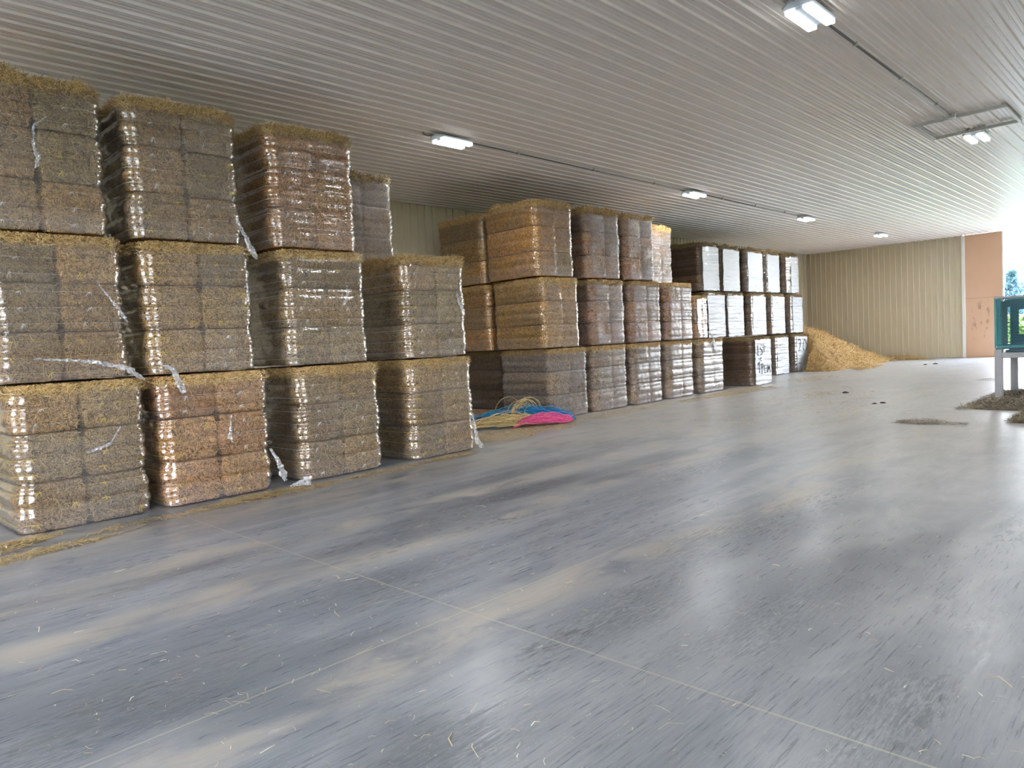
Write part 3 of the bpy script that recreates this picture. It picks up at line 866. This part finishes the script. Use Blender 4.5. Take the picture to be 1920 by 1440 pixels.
block(22.20, 23.48, C, 1.42, 'white-fronted middle block, third from the torn half block', 3, 'dark', 'film_dark', h=1.42, cover=.84)
block(23.72, 24.98, C, 1.42, 'white-fronted middle block standing on the plain white bottom block', 3, 'dark', 'film_dark', h=1.42, cover=.88)
block(25.28, 26.52, C, 1.42, 'white-fronted middle block standing on the block marked 20', 3, 'dark', 'film_dark', h=1.42, cover=.80)
S1 = [[(-.34, 1.17), (-.34, .86)],
      [(-.06, 1.16), (-.16, 1.14), (-.18, 1.07), (-.10, 1.02), (-.06, .95), (-.10, .89), (-.20, .89)], [(.06, 1.16), (.06, .99), (.02, .93)], [(-.02, 1.08), (.18, 1.10)],
      [(-.14, .80), (-.20, .76), (-.18, .70), (-.10, .70)],
      [(-.38, .60), (-.28, .68), (-.28, .36)], [(-.12, .62), (-.12, .33)], [(-.20, .60), (-.05, .62), (.0, .55), (-.10, .50)],
      [(.06, .34), (.06, .56), (.20, .56)], [(.06, .46), (.17, .46)], [(.06, .35), (.18, .35)], [(.26, .34), (.28, .55), (.34, .42), (.40, .55), (.43, .33)]]
block(19.38, 20.60, 9.32, 0, 'white-fronted bottom block marked 1ST in black, standing forward of the others', 3, 'dark', 'film_dark', h=1.42, cover=.93, depth=1.36, ink=S1)
for xa, xb, lab in ((19.3, 20.5, 'bottom block behind the block marked 1ST'), (20.7, 21.92, 'second bottom block hidden behind the block marked 1ST'), (22.3, 23.5, 'third bottom block hidden behind the block marked 1ST')):
    block(xa, xb, C + .02, 0, lab, 3, 'dark', 'film_dark', h=1.40)
block(23.96, 25.20, C, 0, 'plain white-fronted bottom block between the blocks marked 1ST and 20', 3, 'dark', 'film_dark', h=1.40, cover=.85)
S2 = [[(-.30, 1.12), (-.22, 1.20), (-.10, 1.16), (-.08, 1.04), (-.16, .88), (-.26, .76), (-.06, .80)],
      [(.28, 1.18), (.14, 1.02), (.12, .84), (.22, .76)], [(.28, 1.18), (.42, 1.02), (.44, .86), (.36, .76)]]
block(25.62, 26.86, C, 0, 'white-fronted bottom block marked 20 beside the loose straw pile', 3, 'dark', 'film_dark', h=1.40, cover=.84, ink=S2)

# pallet under the block behind the corner stack
pal = tag(empty('wooden_pallet', (11.65, 11.95, 0)), 'wooden pallet under the dark block behind the corner stack', 'pallet')
for k in range(6):
    m = MB(); y = -.70 + k * .25; m.box(-.60, .60, y, y + .14, .10, .122, .004); m.build('deck_board', M['wood'], pal)
for x in (-.58, -.05, .48):
    m = MB(); m.box(x, x + .10, -.70, .70, .0, .10, .004); m.build('stringer', M['wood'], pal)

# ------------------------------------------------------------------ loose straw
def scatter(name, n, sampler, mat, label=None, cat=None, L=(.05, .18), W=(.003, .006), tilt=.15, zj=.012, seed=1, ang=None, parent=None):
    r = np.random.default_rng(seed)
    P = sampler(r, n)
    n = len(P)
    a = r.uniform(0, 2 * PI, n) if ang is None else r.normal(ang[0], ang[1], n)
    dr = np.stack([np.cos(a), np.sin(a), r.normal(0, tilt, n)], 1)
    nrm = np.stack([r.normal(0, .25, n), r.normal(0, .25, n), np.ones(n)], 1)
    pos = P.copy(); pos[:, 2] += r.uniform(.002, zj, n)
    V, F = ribbons(pos, dr, nrm, r.uniform(*L, n), r.uniform(*W, n), np.stack([r.uniform(0, .12, n), r.uniform(-.2, .2, n)], 1))
    V[:, 2] = np.maximum(V[:, 2], .0012)
    o = link(bpy.data.objects.new(name, mesh_from(name, V, F.tolist(), [mat])), parent)
    o['kind'] = 'stuff'
    if label: tag(o, label, cat)
    return o

def patch(cx, cy, rx, ry, rot=0.0, hump=.03):
    def f(r, n):
        a = r.uniform(0, 2 * PI, n); q = np.sqrt(r.random(n)) * (1 + .25 * np.sin(a * 3 + cx) + .15 * np.sin(a * 7 + cy))
        x = q * np.cos(a) * rx; y = q * np.sin(a) * ry
        z = hump * np.clip(1 - q, 0, 1) * r.random(n)
        c, s = math.cos(rot), math.sin(rot)
        return np.stack([cx + x * c - y * s, cy + x * s + y * c, z], 1)
    return f
SB = 'loose straw'
scatter('loose_straw', 900, patch(1.38, 7.74, .36, .18, .3), M['straw_floor'], 'small heap of loose straw at the foot of the stack cut off by the photo edge', SB, seed=1)
scatter('loose_straw', 800, patch(1.42, 7.22, .66, .12, .14, .02), M['straw_floor'], 'long wisp of loose straw on the floor by the photo edge', SB, seed=2)
scatter('loose_straw', 1500, patch(3.70, 7.68, .85, .19, .05), M['straw_floor'], 'strip of loose straw in front of the second stack', SB, seed=3)
scatter('loose_straw', 200, patch(2.35, 7.60, .45, .07, .12, .015), M['straw_floor'], 'thin line of straw between the first and second stacks', SB, seed=4)
scatter('loose_straw', 500, patch(5.3, 7.72, 1.0, .12, .02, .015), M['straw_floor'], 'thin strip of straw in front of the third stack', SB, seed=5)
scatter('loose_straw', 500, patch(6.65, 7.80, .6, .13, .05, .02), M['straw_floor'], 'straw strip in front of the two-high stack', SB, seed=6)
scatter('loose_straw', 2600, patch(9.1, 8.75, 1.5, .55, .1, .02), M['straw_floor'], 'broad scatter of straw on the floor before the twine heap', SB, seed=7)
scatter('loose_straw', 900, patch(12.4, 9.0, 2.2, .35, .0, .01), M['straw_floor'], 'thin scatter of straw along the brown hay row', SB, seed=8)
scatter('loose_straw', 2200, patch(17.3, 8.85, 2.4, .45, .0, .025), M['straw_floor'], 'golden straw before the last brown block', SB, seed=9)
scatter('loose_straw', 700, patch(22.3, 8.8, 1.4, .5, .1, .02), M['straw_floor'], 'straw wisps before the plain white block', SB, seed=10)
scatter('loose_straw', 500, patch(12.55, 3.2, .22, .48, .0, .07), M['hay_grey'], 'grey-brown straw clump alone on the far floor', SB, seed=11, L=(.08, .22))
scatter('loose_straw', 250, patch(17.0, 6.6, .9, .3, .2, .01), M['straw_floor'], 'straw wisp near the dark clod on the floor', SB, seed=12)
scatter('loose_straw', 150, patch(21.8, 4.1, .5, .25, .2, .03), M['hay_grey'], 'dark straw smear close to the green machine', SB, seed=13)
scatter('loose_straw', 1400, patch(14.0, 6.2, 4.5, 2.0, .1, .006), M['straw_floor'], 'sparse straw in the middle of the far floor', SB, seed=14)

def floor_bits(r, n):
    x = np.concatenate([r.uniform(-.5, 7, int(n * .6)), r.uniform(7, 30, n - int(n * .6))])
    y = np.where(x < 7, r.uniform(.0, 7.6, n), r.uniform(1.0, 9.0, n))
    return np.stack([x, y, np.zeros(n)], 1)
scatter('straw_bits', 2600, floor_bits, M['straw_pale'], 'single pale straw bits scattered over the concrete floor', 'straw bits', L=(.012, .05), W=(.002, .0045), zj=.004, seed=20, tilt=.03)
scatter('straw_stalks', 110, lambda r, n: np.stack([r.uniform(.2, 6, n), r.uniform(.2, 7.4, n), np.zeros(n)], 1), M['straw_pale'], 'longer pale stalks strewn over the nearer concrete floor', 'straw bits', L=(.05, .13), W=(.003, .006), zj=.006, seed=21, tilt=.03)

# big straw pile in the corner
def pile_height(x, y):
    cx = np.clip((x - 26.7) / 7.0, 0, 1)
    crest = 1.95 * (1 - cx) ** .95 * np.clip((x - 25.9) / 1.1, 0, 1) * np.where((x < 26.93) & (y > 10.6), 0, 1)
    yc = 11.25 - .25 * cx * 4
    front = np.clip(1 - (yc - y) / np.maximum(1.75 - 1.0 * cx, .3), 0, 1) ** 1.15
    back = np.clip(1 - (y - yc) / 5.0, .0, 1)
    return crest * np.where(y < yc, front, back)
gx = np.linspace(25.9, 34.4, 90); gy = np.linspace(9.0, 13.5, 60)
XX, YY = np.meshgrid(gx, gy, indexing='ij')
H = pile_height(XX.ravel(), YY.ravel())
pts = np.stack([XX.ravel(), YY.ravel(), H], 1)
pts[:, 2] += .10 * snoise(5, pts, .9, 4) * np.clip(H * 3, 0, 1) - .015
Fp = [(i * 60 + j, (i + 1) * 60 + j, (i + 1) * 60 + j + 1, i * 60 + j + 1) for i in range(89) for j in range(59)]
r = np.random.default_rng(77)
n = 24000
x = r.uniform(25.9, 34.3, n); y = r.uniform(9.0, 13.0, n)
hh = pile_height(x, y); k = hh > .01; x, y, hh = x[k], y[k], hh[k]
q = np.stack([x, y, hh], 1); q[:, 2] += .10 * snoise(5, q, .9, 4) * np.clip(hh * 3, 0, 1)
ii = np.clip(np.round((x - gx[0]) / (gx[1] - gx[0])).astype(int), 0, 89); jj = np.clip(np.round((y - gy[0]) / (gy[1] - gy[0])).astype(int), 0, 59)
q[:, 2] = pts[:, 2].reshape(90, 60)[ii, jj] + r.uniform(0, .05, len(x))
n = len(x); a = r.uniform(0, 2 * PI, n)
Vs, Fs = ribbons(q, np.stack([np.cos(a), np.sin(a), r.normal(0, .5, n)], 1), np.stack([r.normal(0, .3, n), r.normal(-.4, .3, n), np.ones(n)], 1), r.uniform(.10, .28, n), r.uniform(.008, .016, n), np.stack([r.uniform(0, .15, n), r.uniform(-.2, .2, n)], 1))
V = np.concatenate([pts, Vs]); F = np.concatenate([np.array(Fp), Fs + len(pts)])
mi = np.zeros(len(F), int); mi[len(Fp):] = 1
sp = link(bpy.data.objects.new('straw_pile', mesh_from('straw_pile', V, F.tolist(), [M['straw_core'], M['straw_gold']], mi)))
tag(sp, 'big golden pile of loose straw against the tan end wall', 'straw pile', None, 'stuff')
scatter('loose_straw', 1600, patch(28.3, 9.15, 1.5, .35, .1, .05), M['straw_gold'], 'golden straw strip at the foot of the big straw pile', SB, seed=31, L=(.1, .25), W=(.008, .014))
scatter('loose_straw', 2600, patch(33.7, 9.6, .55, 1.3, .1, .30), M['straw_gold'], 'low reddish straw mound along the end wall beyond the big pile', SB, seed=32, L=(.1, .25), W=(.008, .014), zj=.03)

# ------------------------------------------------------------------ twine heaps
def twine_heap(name, label, mat, curve, n, spread, hgt, seed, L=(.6, 1.3), rad=.0042):
    """many cut twines lying along a curved ridge"""
    r = random.Random(seed); m = MB()
    C = [Vector(c) for c in curve]
    def at(u):
        u = max(0, min(.9999, u)) * (len(C) - 1); i = int(u); return C[i].lerp(C[i + 1], u - i)
    tot = sum((C[i + 1] - C[i]).length for i in range(len(C) - 1))
    for k in range(n):
        u0 = r.uniform(-.05, .9); ln = r.uniform(*L) / tot
        off = r.gauss(0, .45); lay = r.random() ** .6
        pts = []; ph = r.uniform(0, 6.28); fr = r.uniform(2, 6); kick = r.uniform(.3, 2.0) if r.random() < .4 else 0
        for s in range(9):
            u = u0 + ln * s / 8
            p = at(u); d = (at(min(u + .02, .99)) - at(max(u - .02, 0)))
            if d.length < 1e-5: d = C[-1] - C[-2]
            d.normalize(); sd = Vector((-d.y, d.x, 0))
            taper = math.sin(PI * max(.03, min(.97, u))) ** .6
            o = (off + (.28 + .25 * kick) * math.sin(ph + fr * u)) * spread * taper
            h = hgt * taper * lay * math.exp(-(o / (spread * .75)) ** 2) * (.85 + .15 * math.sin(ph * 2 + s)) + .006
            h += .05 * kick * math.sin(PI * s / 8)
            ex = d * max(0, u - 1) * tot
            pts.append(p + sd * o + ex + Vector((0, 0, h)))
        m.tube(pts, rad, 4, False)
    o = m.build(name, mat); tag(o, label, 'twine', 'heaps of cut baling twine')
    return o
twine_heap('twine_heap', 'bright blue tangle of cut baling twine against the corner hay block', M['twine_blue'], [(9.45, 10.75, 0), (9.95, 10.1, .10), (10.3, 9.55, .10), (10.7, 9.22, .03), (11.0, 9.08, 0)], 210, .24, .27, 3)
twine_heap('twine_heap', 'tan heap of cut twine between the blue and pink twine', M['twine_tan'], [(8.75, 9.95, 0), (9.2, 9.7, .05), (9.75, 9.4, .06), (10.2, 9.2, 0)], 200, .30, .22, 4)
twine_heap('twine_heap', 'hot pink heap of cut baling twine on the floor', M['twine_pink'], [(9.45, 9.25, 0), (9.75, 9.12, .05), (10.1, 9.02, .05), (10.4, 8.97, .02), (10.75, 8.93, 0)], 230, .20, .20, 5, (.4, 1.0))
m = MB(); r = random.Random(9)
for k in range(26):
    cx, cy = 10.25 + r.gauss(0, .14), 9.72 + r.gauss(0, .12); R = r.uniform(.16, .36); a0 = r.uniform(0, 1.2)
    m.tube([(cx + R * math.cos(a0 + s * .33) * .9, cy - .2 * R * math.cos(a0 + s * .33), .16 + R * 1.0 * math.sin(a0 + s * .33)) for s in range(9)], .005, 4, False)
tag(m.build('twine_loop', M['twine_tan']), 'springy tan twine loops standing up behind the blue twine', 'twine', 'heaps of cut baling twine')

# loose film scrap at the foot of the second stack
m2 = strip_mesh([(4.18, 7.90, .015), (4.28, 7.88, .03), (4.36, 7.86, .05), (4.42, 7.84, .02)], .16, 71)
so = link(bpy.data.objects.new('film_scrap', m2)); tag(so, 'crumpled clear film scrap on the floor between the second and third stacks', 'film scrap')

# dark clods on the floor
def clod(x, y, s, label):
    rr = np.random.default_rng(int(x * 10)); V = []; F = []
    for j in range(5):
        for k in range(8):
            t = j / 4 * PI / 2; a = k * PI / 4
            q = s * (1 + .3 * rr.normal() * .5)
            V.append((x + q * math.cos(t) * math.cos(a), y + q * math.cos(t) * math.sin(a), q * .45 * math.sin(t)))
    for j in range(4):
        for k in range(8): F.append((j * 8 + k, j * 8 + (k + 1) % 8, (j + 1) * 8 + (k + 1) % 8, (j + 1) * 8 + k))
    tag(link(bpy.data.objects.new('dirt_clod', mesh_from('dirt_clod', V, F, [M['clod']]))), label, 'clod', 'dark dirt clods on the floor')
clod(17.6, 6.17, .075, 'dark square-looking clod alone on the floor before the straw pile')
clod(15.3, 4.81, .05, 'small flat dark clod on the middle of the floor')
clod(15.45, 4.70, .06, 'dark clod beside the small flat clod on the middle floor')
clod(29.5, 7.50, .07, 'tiny dark clod close to the tan end wall')
clod(29.9, 7.25, .09, 'flat dark clod beside the tiny clod near the end wall')

# ------------------------------------------------------------------ green guarded machine by the doorway
mc = tag(empty('hay_machine', (16.0, 2.83, 0)), 'grey-legged hay machine with a teal mesh guard beside the open doorway', 'machine')
def part(name, boxes, mat, bev=.006, parent=mc):
    m = MB()
    for bx in boxes: m.box(*bx, bev)
    return m.build(name, mat, parent)
for x in (-.06, 1.42):
    for y in (-.06, -2.6):
        part('leg', [(x, x + .12, y, y + .12, 0, 1.0)], M['frame_grey'])
part('cross_beam', [(-.05, .05, -2.54, .05, .84, .94)], M['frame_grey'])
part('cross_beam', [(1.43, 1.53, -2.54, -.06, .84, .94)], M['frame_grey'])
part('side_beam', [(.06, 1.42, -.05, .05, .86, .94)], M['frame_grey'])
part('side_beam', [(.06, 1.42, -2.59, -2.49, .86, .94)], M['frame_grey'])
part('bed', [(.02, 1.46, -2.5, -.10, .95, .99)], M['teal_dark'])
part('post', [(.0, .08, -.04, .05, 1.0, 1.96)], M['teal'])
part('post', [(.0, .08, -2.6, -2.5, 1.0, 1.96)], M['teal'])
part('post', [(1.42, 1.54, -.06, .06, 1.0, 1.96)], M['frame_grey'])
part('post', [(1.42, 1.54, -2.6, -2.48, 1.0, 1.96)], M['frame_grey'])
part('top_plank', [(-.05, .10, -2.62, .06, 1.95, 1.99)], M['frame_grey'])
part('top_plank', [(1.40, 1.56, -2.62, .06, 1.95, 1.99)], M['frame_grey'])
# rear board with windows
part('rear_panel', [(1.38, 1.41, -2.55, .04, 1.74, 1.95), (1.38, 1.41, -2.55, .04, 1.0, 1.25), (1.38, 1.41, -.10, .04, 1.25, 1.74), (1.38, 1.41, -.42, -.22, 1.25, 1.74), (1.38, 1.41, -2.55, -1.3, 1.25, 1.74)], M['teal_dark'], .003)
part('inner_frame', [(.10, .16, -.12, -.04, 1.0, 1.9), (.10, .16, -2.5, -.10, 1.80, 1.92), (.10, .16, -2.5, -.1, 1.0, 1.10)], M['teal_dark'], .004)
# expanded metal guard: a lattice of thin bars, front and far side
g = MB()
def lattice(g, o, u, w, nu, nw, rad=.004):
    o = Vector(o); u = Vector(u); w = Vector(w)
    for i in range(nw + 1):
        pts = []
        for k in range(nu * 2 + 1):
            z = (i + (.5 if (k + i) % 2 else -.0) * .9) / nw
            pts.append(o + u * (k / (nu * 2)) + w * min(1, max(0, z)))
        g.tube(pts, rad, 3, False)
lattice(g, (-.02, .03, 1.05), (0, -2.5, 0), (0, 0, .90), 46, 30)
g.build('mesh_guard', M['teal'], mc)
g = MB(); lattice(g, (.06, .035, 1.05), (1.34, 0, 0), (0, 0, .90), 25, 30); g.build('mesh_guard', M['teal'], mc)
part('guard_frame', [(-.03, .0, -2.55, .06, 1.93, 1.97), (-.03, .0, -2.55, .06, 1.03, 1.07), (-.03, .0, .02, .06, 1.03, 1.97)], M['teal'], .003)
m = MB()
for y in (.03,):
    for z in (1.05, 1.95):
        m.tube([(-.045, y, z), (-.028, y, z)], .012, 8)
m.build('bolt', M['lamp_housing'], mc)

def heap(x0, x1, y0, y1, hmax, n, name, label, seed):
    r = np.random.default_rng(seed)
    gx = np.linspace(x0, x1, 40); gy = np.linspace(y0, y1, 40)
    A_, B_ = np.meshgrid(gx, gy, indexing='ij')
    def hf(x, y):
        u = (x - x0) / (x1 - x0); v = (y - y0) / (y1 - y0)
        q = np.stack([x, y], 1)
        return hmax * np.clip(np.sin(PI * u), 0, 1) ** .7 * np.clip(1 - v ** 2.2, 0, 1) * (1 + .35 * snoise(seed, q, .8, 3)) - .01
    P = np.stack([A_.ravel(), B_.ravel(), hf(A_.ravel(), B_.ravel())], 1)
    Fp = [(i * 40 + j, (i + 1) * 40 + j, (i + 1) * 40 + j + 1, i * 40 + j + 1) for i in range(39) for j in range(39)]
    x = r.uniform(x0, x1, n); y = r.uniform(y0, y1, n); q = np.stack([x, y, np.maximum(hf(x, y), 0) + r.uniform(0, .03, n)], 1)
    a = r.uniform(0, 6.28, n)
    Vs, Fs = ribbons(q, np.stack([np.cos(a), np.sin(a), r.normal(0, .5, n)], 1), np.stack([r.normal(0, .4, n), r.normal(0, .4, n), np.ones(n)], 1), r.uniform(.06, .2, n), r.uniform(.004, .008, n), np.stack([r.uniform(0, .15, n), r.uniform(-.2, .2, n)], 1))
    Vs[:, 2] = np.maximum(Vs[:, 2], .002)
    F = np.concatenate([np.array(Fp), Fs + len(P)]); mi = np.zeros(len(F), int); mi[len(Fp):] = 1
    o = link(bpy.data.objects.new(name, mesh_from(name, np.concatenate([P, Vs]), F.tolist(), [M['hay_core'], M['hay_grey']], mi)))
    tag(o, label, 'hay heap', None, 'stuff')
heap(14.6, 18.6, .4, 3.25, .30, 9000, 'hay_heap', 'low grey-brown hay heap under the teal machine', 61)
heap(12.9, 14.5, .3, 2.22, .42, 5000, 'hay_heap', 'grey-brown hay mound before the machine at the photo edge', 62)

# ------------------------------------------------------------------ outdoors
b = MB(); b.box(-200, 330, -300, 300, -.6, -.28)
struct(b.build('ground', M['grass']))
M['apron'] = simple('bounce_concrete', (.17, .165, .15), .9, var=.1, spec=.2)  # slabs added outside to bounce daylight in through the openings
for k, bx in enumerate(((X1 + .3, X1 + 14, -14, 14), (X0 - 16, X1 + 14, YR - 26, YR - .35), (X0 - 16, X0 - .35, YR - .3, YL + 2))):
    b = MB(); b.box(*bx, -.27, -.05)
    struct(b.build('bounce_apron', M['apron']))
def tree(name, x, y, h, rad, mat, label, cat, cone=False, seed=1, n=2600, leaf=.5):
    r = np.random.default_rng(seed)
    root = tag(empty(name, (x, y, -.3)), label, cat)
    m = MB(); m.tube([(0, 0, 0), (.1, 0, h * .4), (0, .1, h * .8)], [h * .03, h * .022, h * .008], 8); m.build('trunk', M['bark'], root, True)
    u = r.random(n); a = r.uniform(0, 2 * PI, n)
    if cone:
        z = h * (.08 + .92 * u); rr = rad * (1 - u) * (.75 + .25 * np.sin(z * 2.2)) * np.sqrt(r.random(n))
    else:
        t = r.uniform(-1, 1, n); z = h * (.55 + .45 * t); rr = rad * np.sqrt(np.clip(1 - t ** 2, 0, 1)) * (.7 + .3 * np.sin(a * 3 + z)) * r.random(n) ** .35
    p = np.stack([rr * np.cos(a), rr * np.sin(a), z], 1)
    d = r.normal(size=(n, 3)); nn = r.normal(size=(n, 3))
    V, F = ribbons(p, d, nn, r.uniform(.6, 1.2, n) * leaf, r.uniform(.5, 1.0, n) * leaf, np.zeros((n, 2)))
    link(bpy.data.objects.new('crown', mesh_from('crown', V, F.tolist(), [mat])), root)
tree('conifer_tree', 74, 12.1, 5.6, 1.5, M['leaf_haze_tint'], 'pointed haze-tinted blue-green conifer outside beside the door edge', 'tree', True, 3, 1600, .7)
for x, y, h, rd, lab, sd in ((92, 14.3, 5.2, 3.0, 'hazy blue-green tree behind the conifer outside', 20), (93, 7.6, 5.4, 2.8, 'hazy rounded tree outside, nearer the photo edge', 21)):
    tree('broadleaf_tree', x, y, h, rd, M['leaf_haze_tint'], lab, 'tree', False, sd, 3000, .8)
def hedge(x, y0, y1, h, mat, label, seed):
    r = np.random.default_rng(seed); n = 5000
    p = np.stack([x + r.normal(0, .5, n), r.uniform(y0, y1, n), -.3 + h * r.random(n) ** .8], 1)
    V, F = ribbons(p, r.normal(size=(n, 3)), r.normal(size=(n, 3)), r.uniform(.15, .4, n), r.uniform(.12, .3, n), np.zeros((n, 2)))
    tag(link(bpy.data.objects.new('hedge', mesh_from('hedge', V, F.tolist(), [mat]))), label, 'hedge')
hedge(56, -6, 10.5, 2.0, M['leaf_hedge'], 'yellow-green hedge outside, seen through the teal mesh', 5)

# ------------------------------------------------------------------ sky light
w = bpy.data.worlds.new('sky'); SC.world = w; w.use_nodes = True
nt = w.node_tree; nt.nodes.clear()
out = nt.nodes.new('ShaderNodeOutputWorld'); bg = nt.nodes.new('ShaderNodeBackground')
tc = nt.nodes.new('ShaderNodeTexCoord'); sp_ = nt.nodes.new('ShaderNodeSeparateXYZ'); rp = nt.nodes.new('ShaderNodeValToRGB')
nt.links.new(tc.outputs['Generated'], sp_.inputs[0]); nt.links.new(sp_.outputs[2], rp.inputs[0])
rp.color_ramp.elements[0].position = 0.0; rp.color_ramp.elements[0].color = (.98, .99, 1.0, 1)
rp.color_ramp.elements[1].position = .6; rp.color_ramp.elements[1].color = (.50, .68, 1.0, 1)
nt.links.new(rp.outputs[0], bg.inputs['Color']); bg.inputs['Strength'].default_value = 9.0
nt.links.new(bg.outputs[0], out.inputs['Surface'])

sun = bpy.data.lights.new('sun', 'SUN'); sun.energy = 5.0; sun.angle = .02; sun.color = (1, .95, .86)
so = bpy.data.objects.new('sun', sun); COL.objects.link(so); so.rotation_euler = (math.radians(-38), 0, 0)

# ------------------------------------------------------------------ camera
yaw, pit, rol = math.radians(44.345), math.radians(3.305), math.radians(-2.953)
fw = Vector((math.cos(yaw) * math.cos(pit), math.sin(yaw) * math.cos(pit), -math.sin(pit)))
rt = Vector((math.sin(yaw), -math.cos(yaw), 0)); up = rt.cross(fw)
r2 = rt * math.cos(rol) + up * math.sin(rol); u2 = -rt * math.sin(rol) + up * math.cos(rol)
cam = bpy.data.cameras.new('camera'); co = bpy.data.objects.new('camera', cam); COL.objects.link(co)
mw = Matrix(((r2.x, u2.x, -fw.x, 0), (r2.y, u2.y, -fw.y, 0), (r2.z, u2.z, -fw.z, 1.6), (0, 0, 0, 1)))
co.matrix_world = mw
cam.sensor_width = 36; cam.lens = 1341.6 / 1920 * 36
cam.clip_end = 800
SC.camera = co

SC.view_settings.view_transform = 'Standard'
try: SC.view_settings.look = 'None'
except Exception: pass
SC.view_settings.exposure = 1.58
SC.view_settings.gamma = 1.0
SC.view_settings.use_curve_mapping = False
cy = SC.cycles
cy.max_bounces = 5; cy.diffuse_bounces = 4; cy.glossy_bounces = 2; cy.transmission_bounces = 1; cy.transparent_max_bounces = 6
cy.use_adaptive_sampling = True; cy.adaptive_threshold = .12; cy.adaptive_min_samples = 16
cy.caustics_reflective = False; cy.caustics_refractive = False
cy.sample_clamp_indirect = 6.0
cy.use_denoising = True; cy.use_light_tree = False
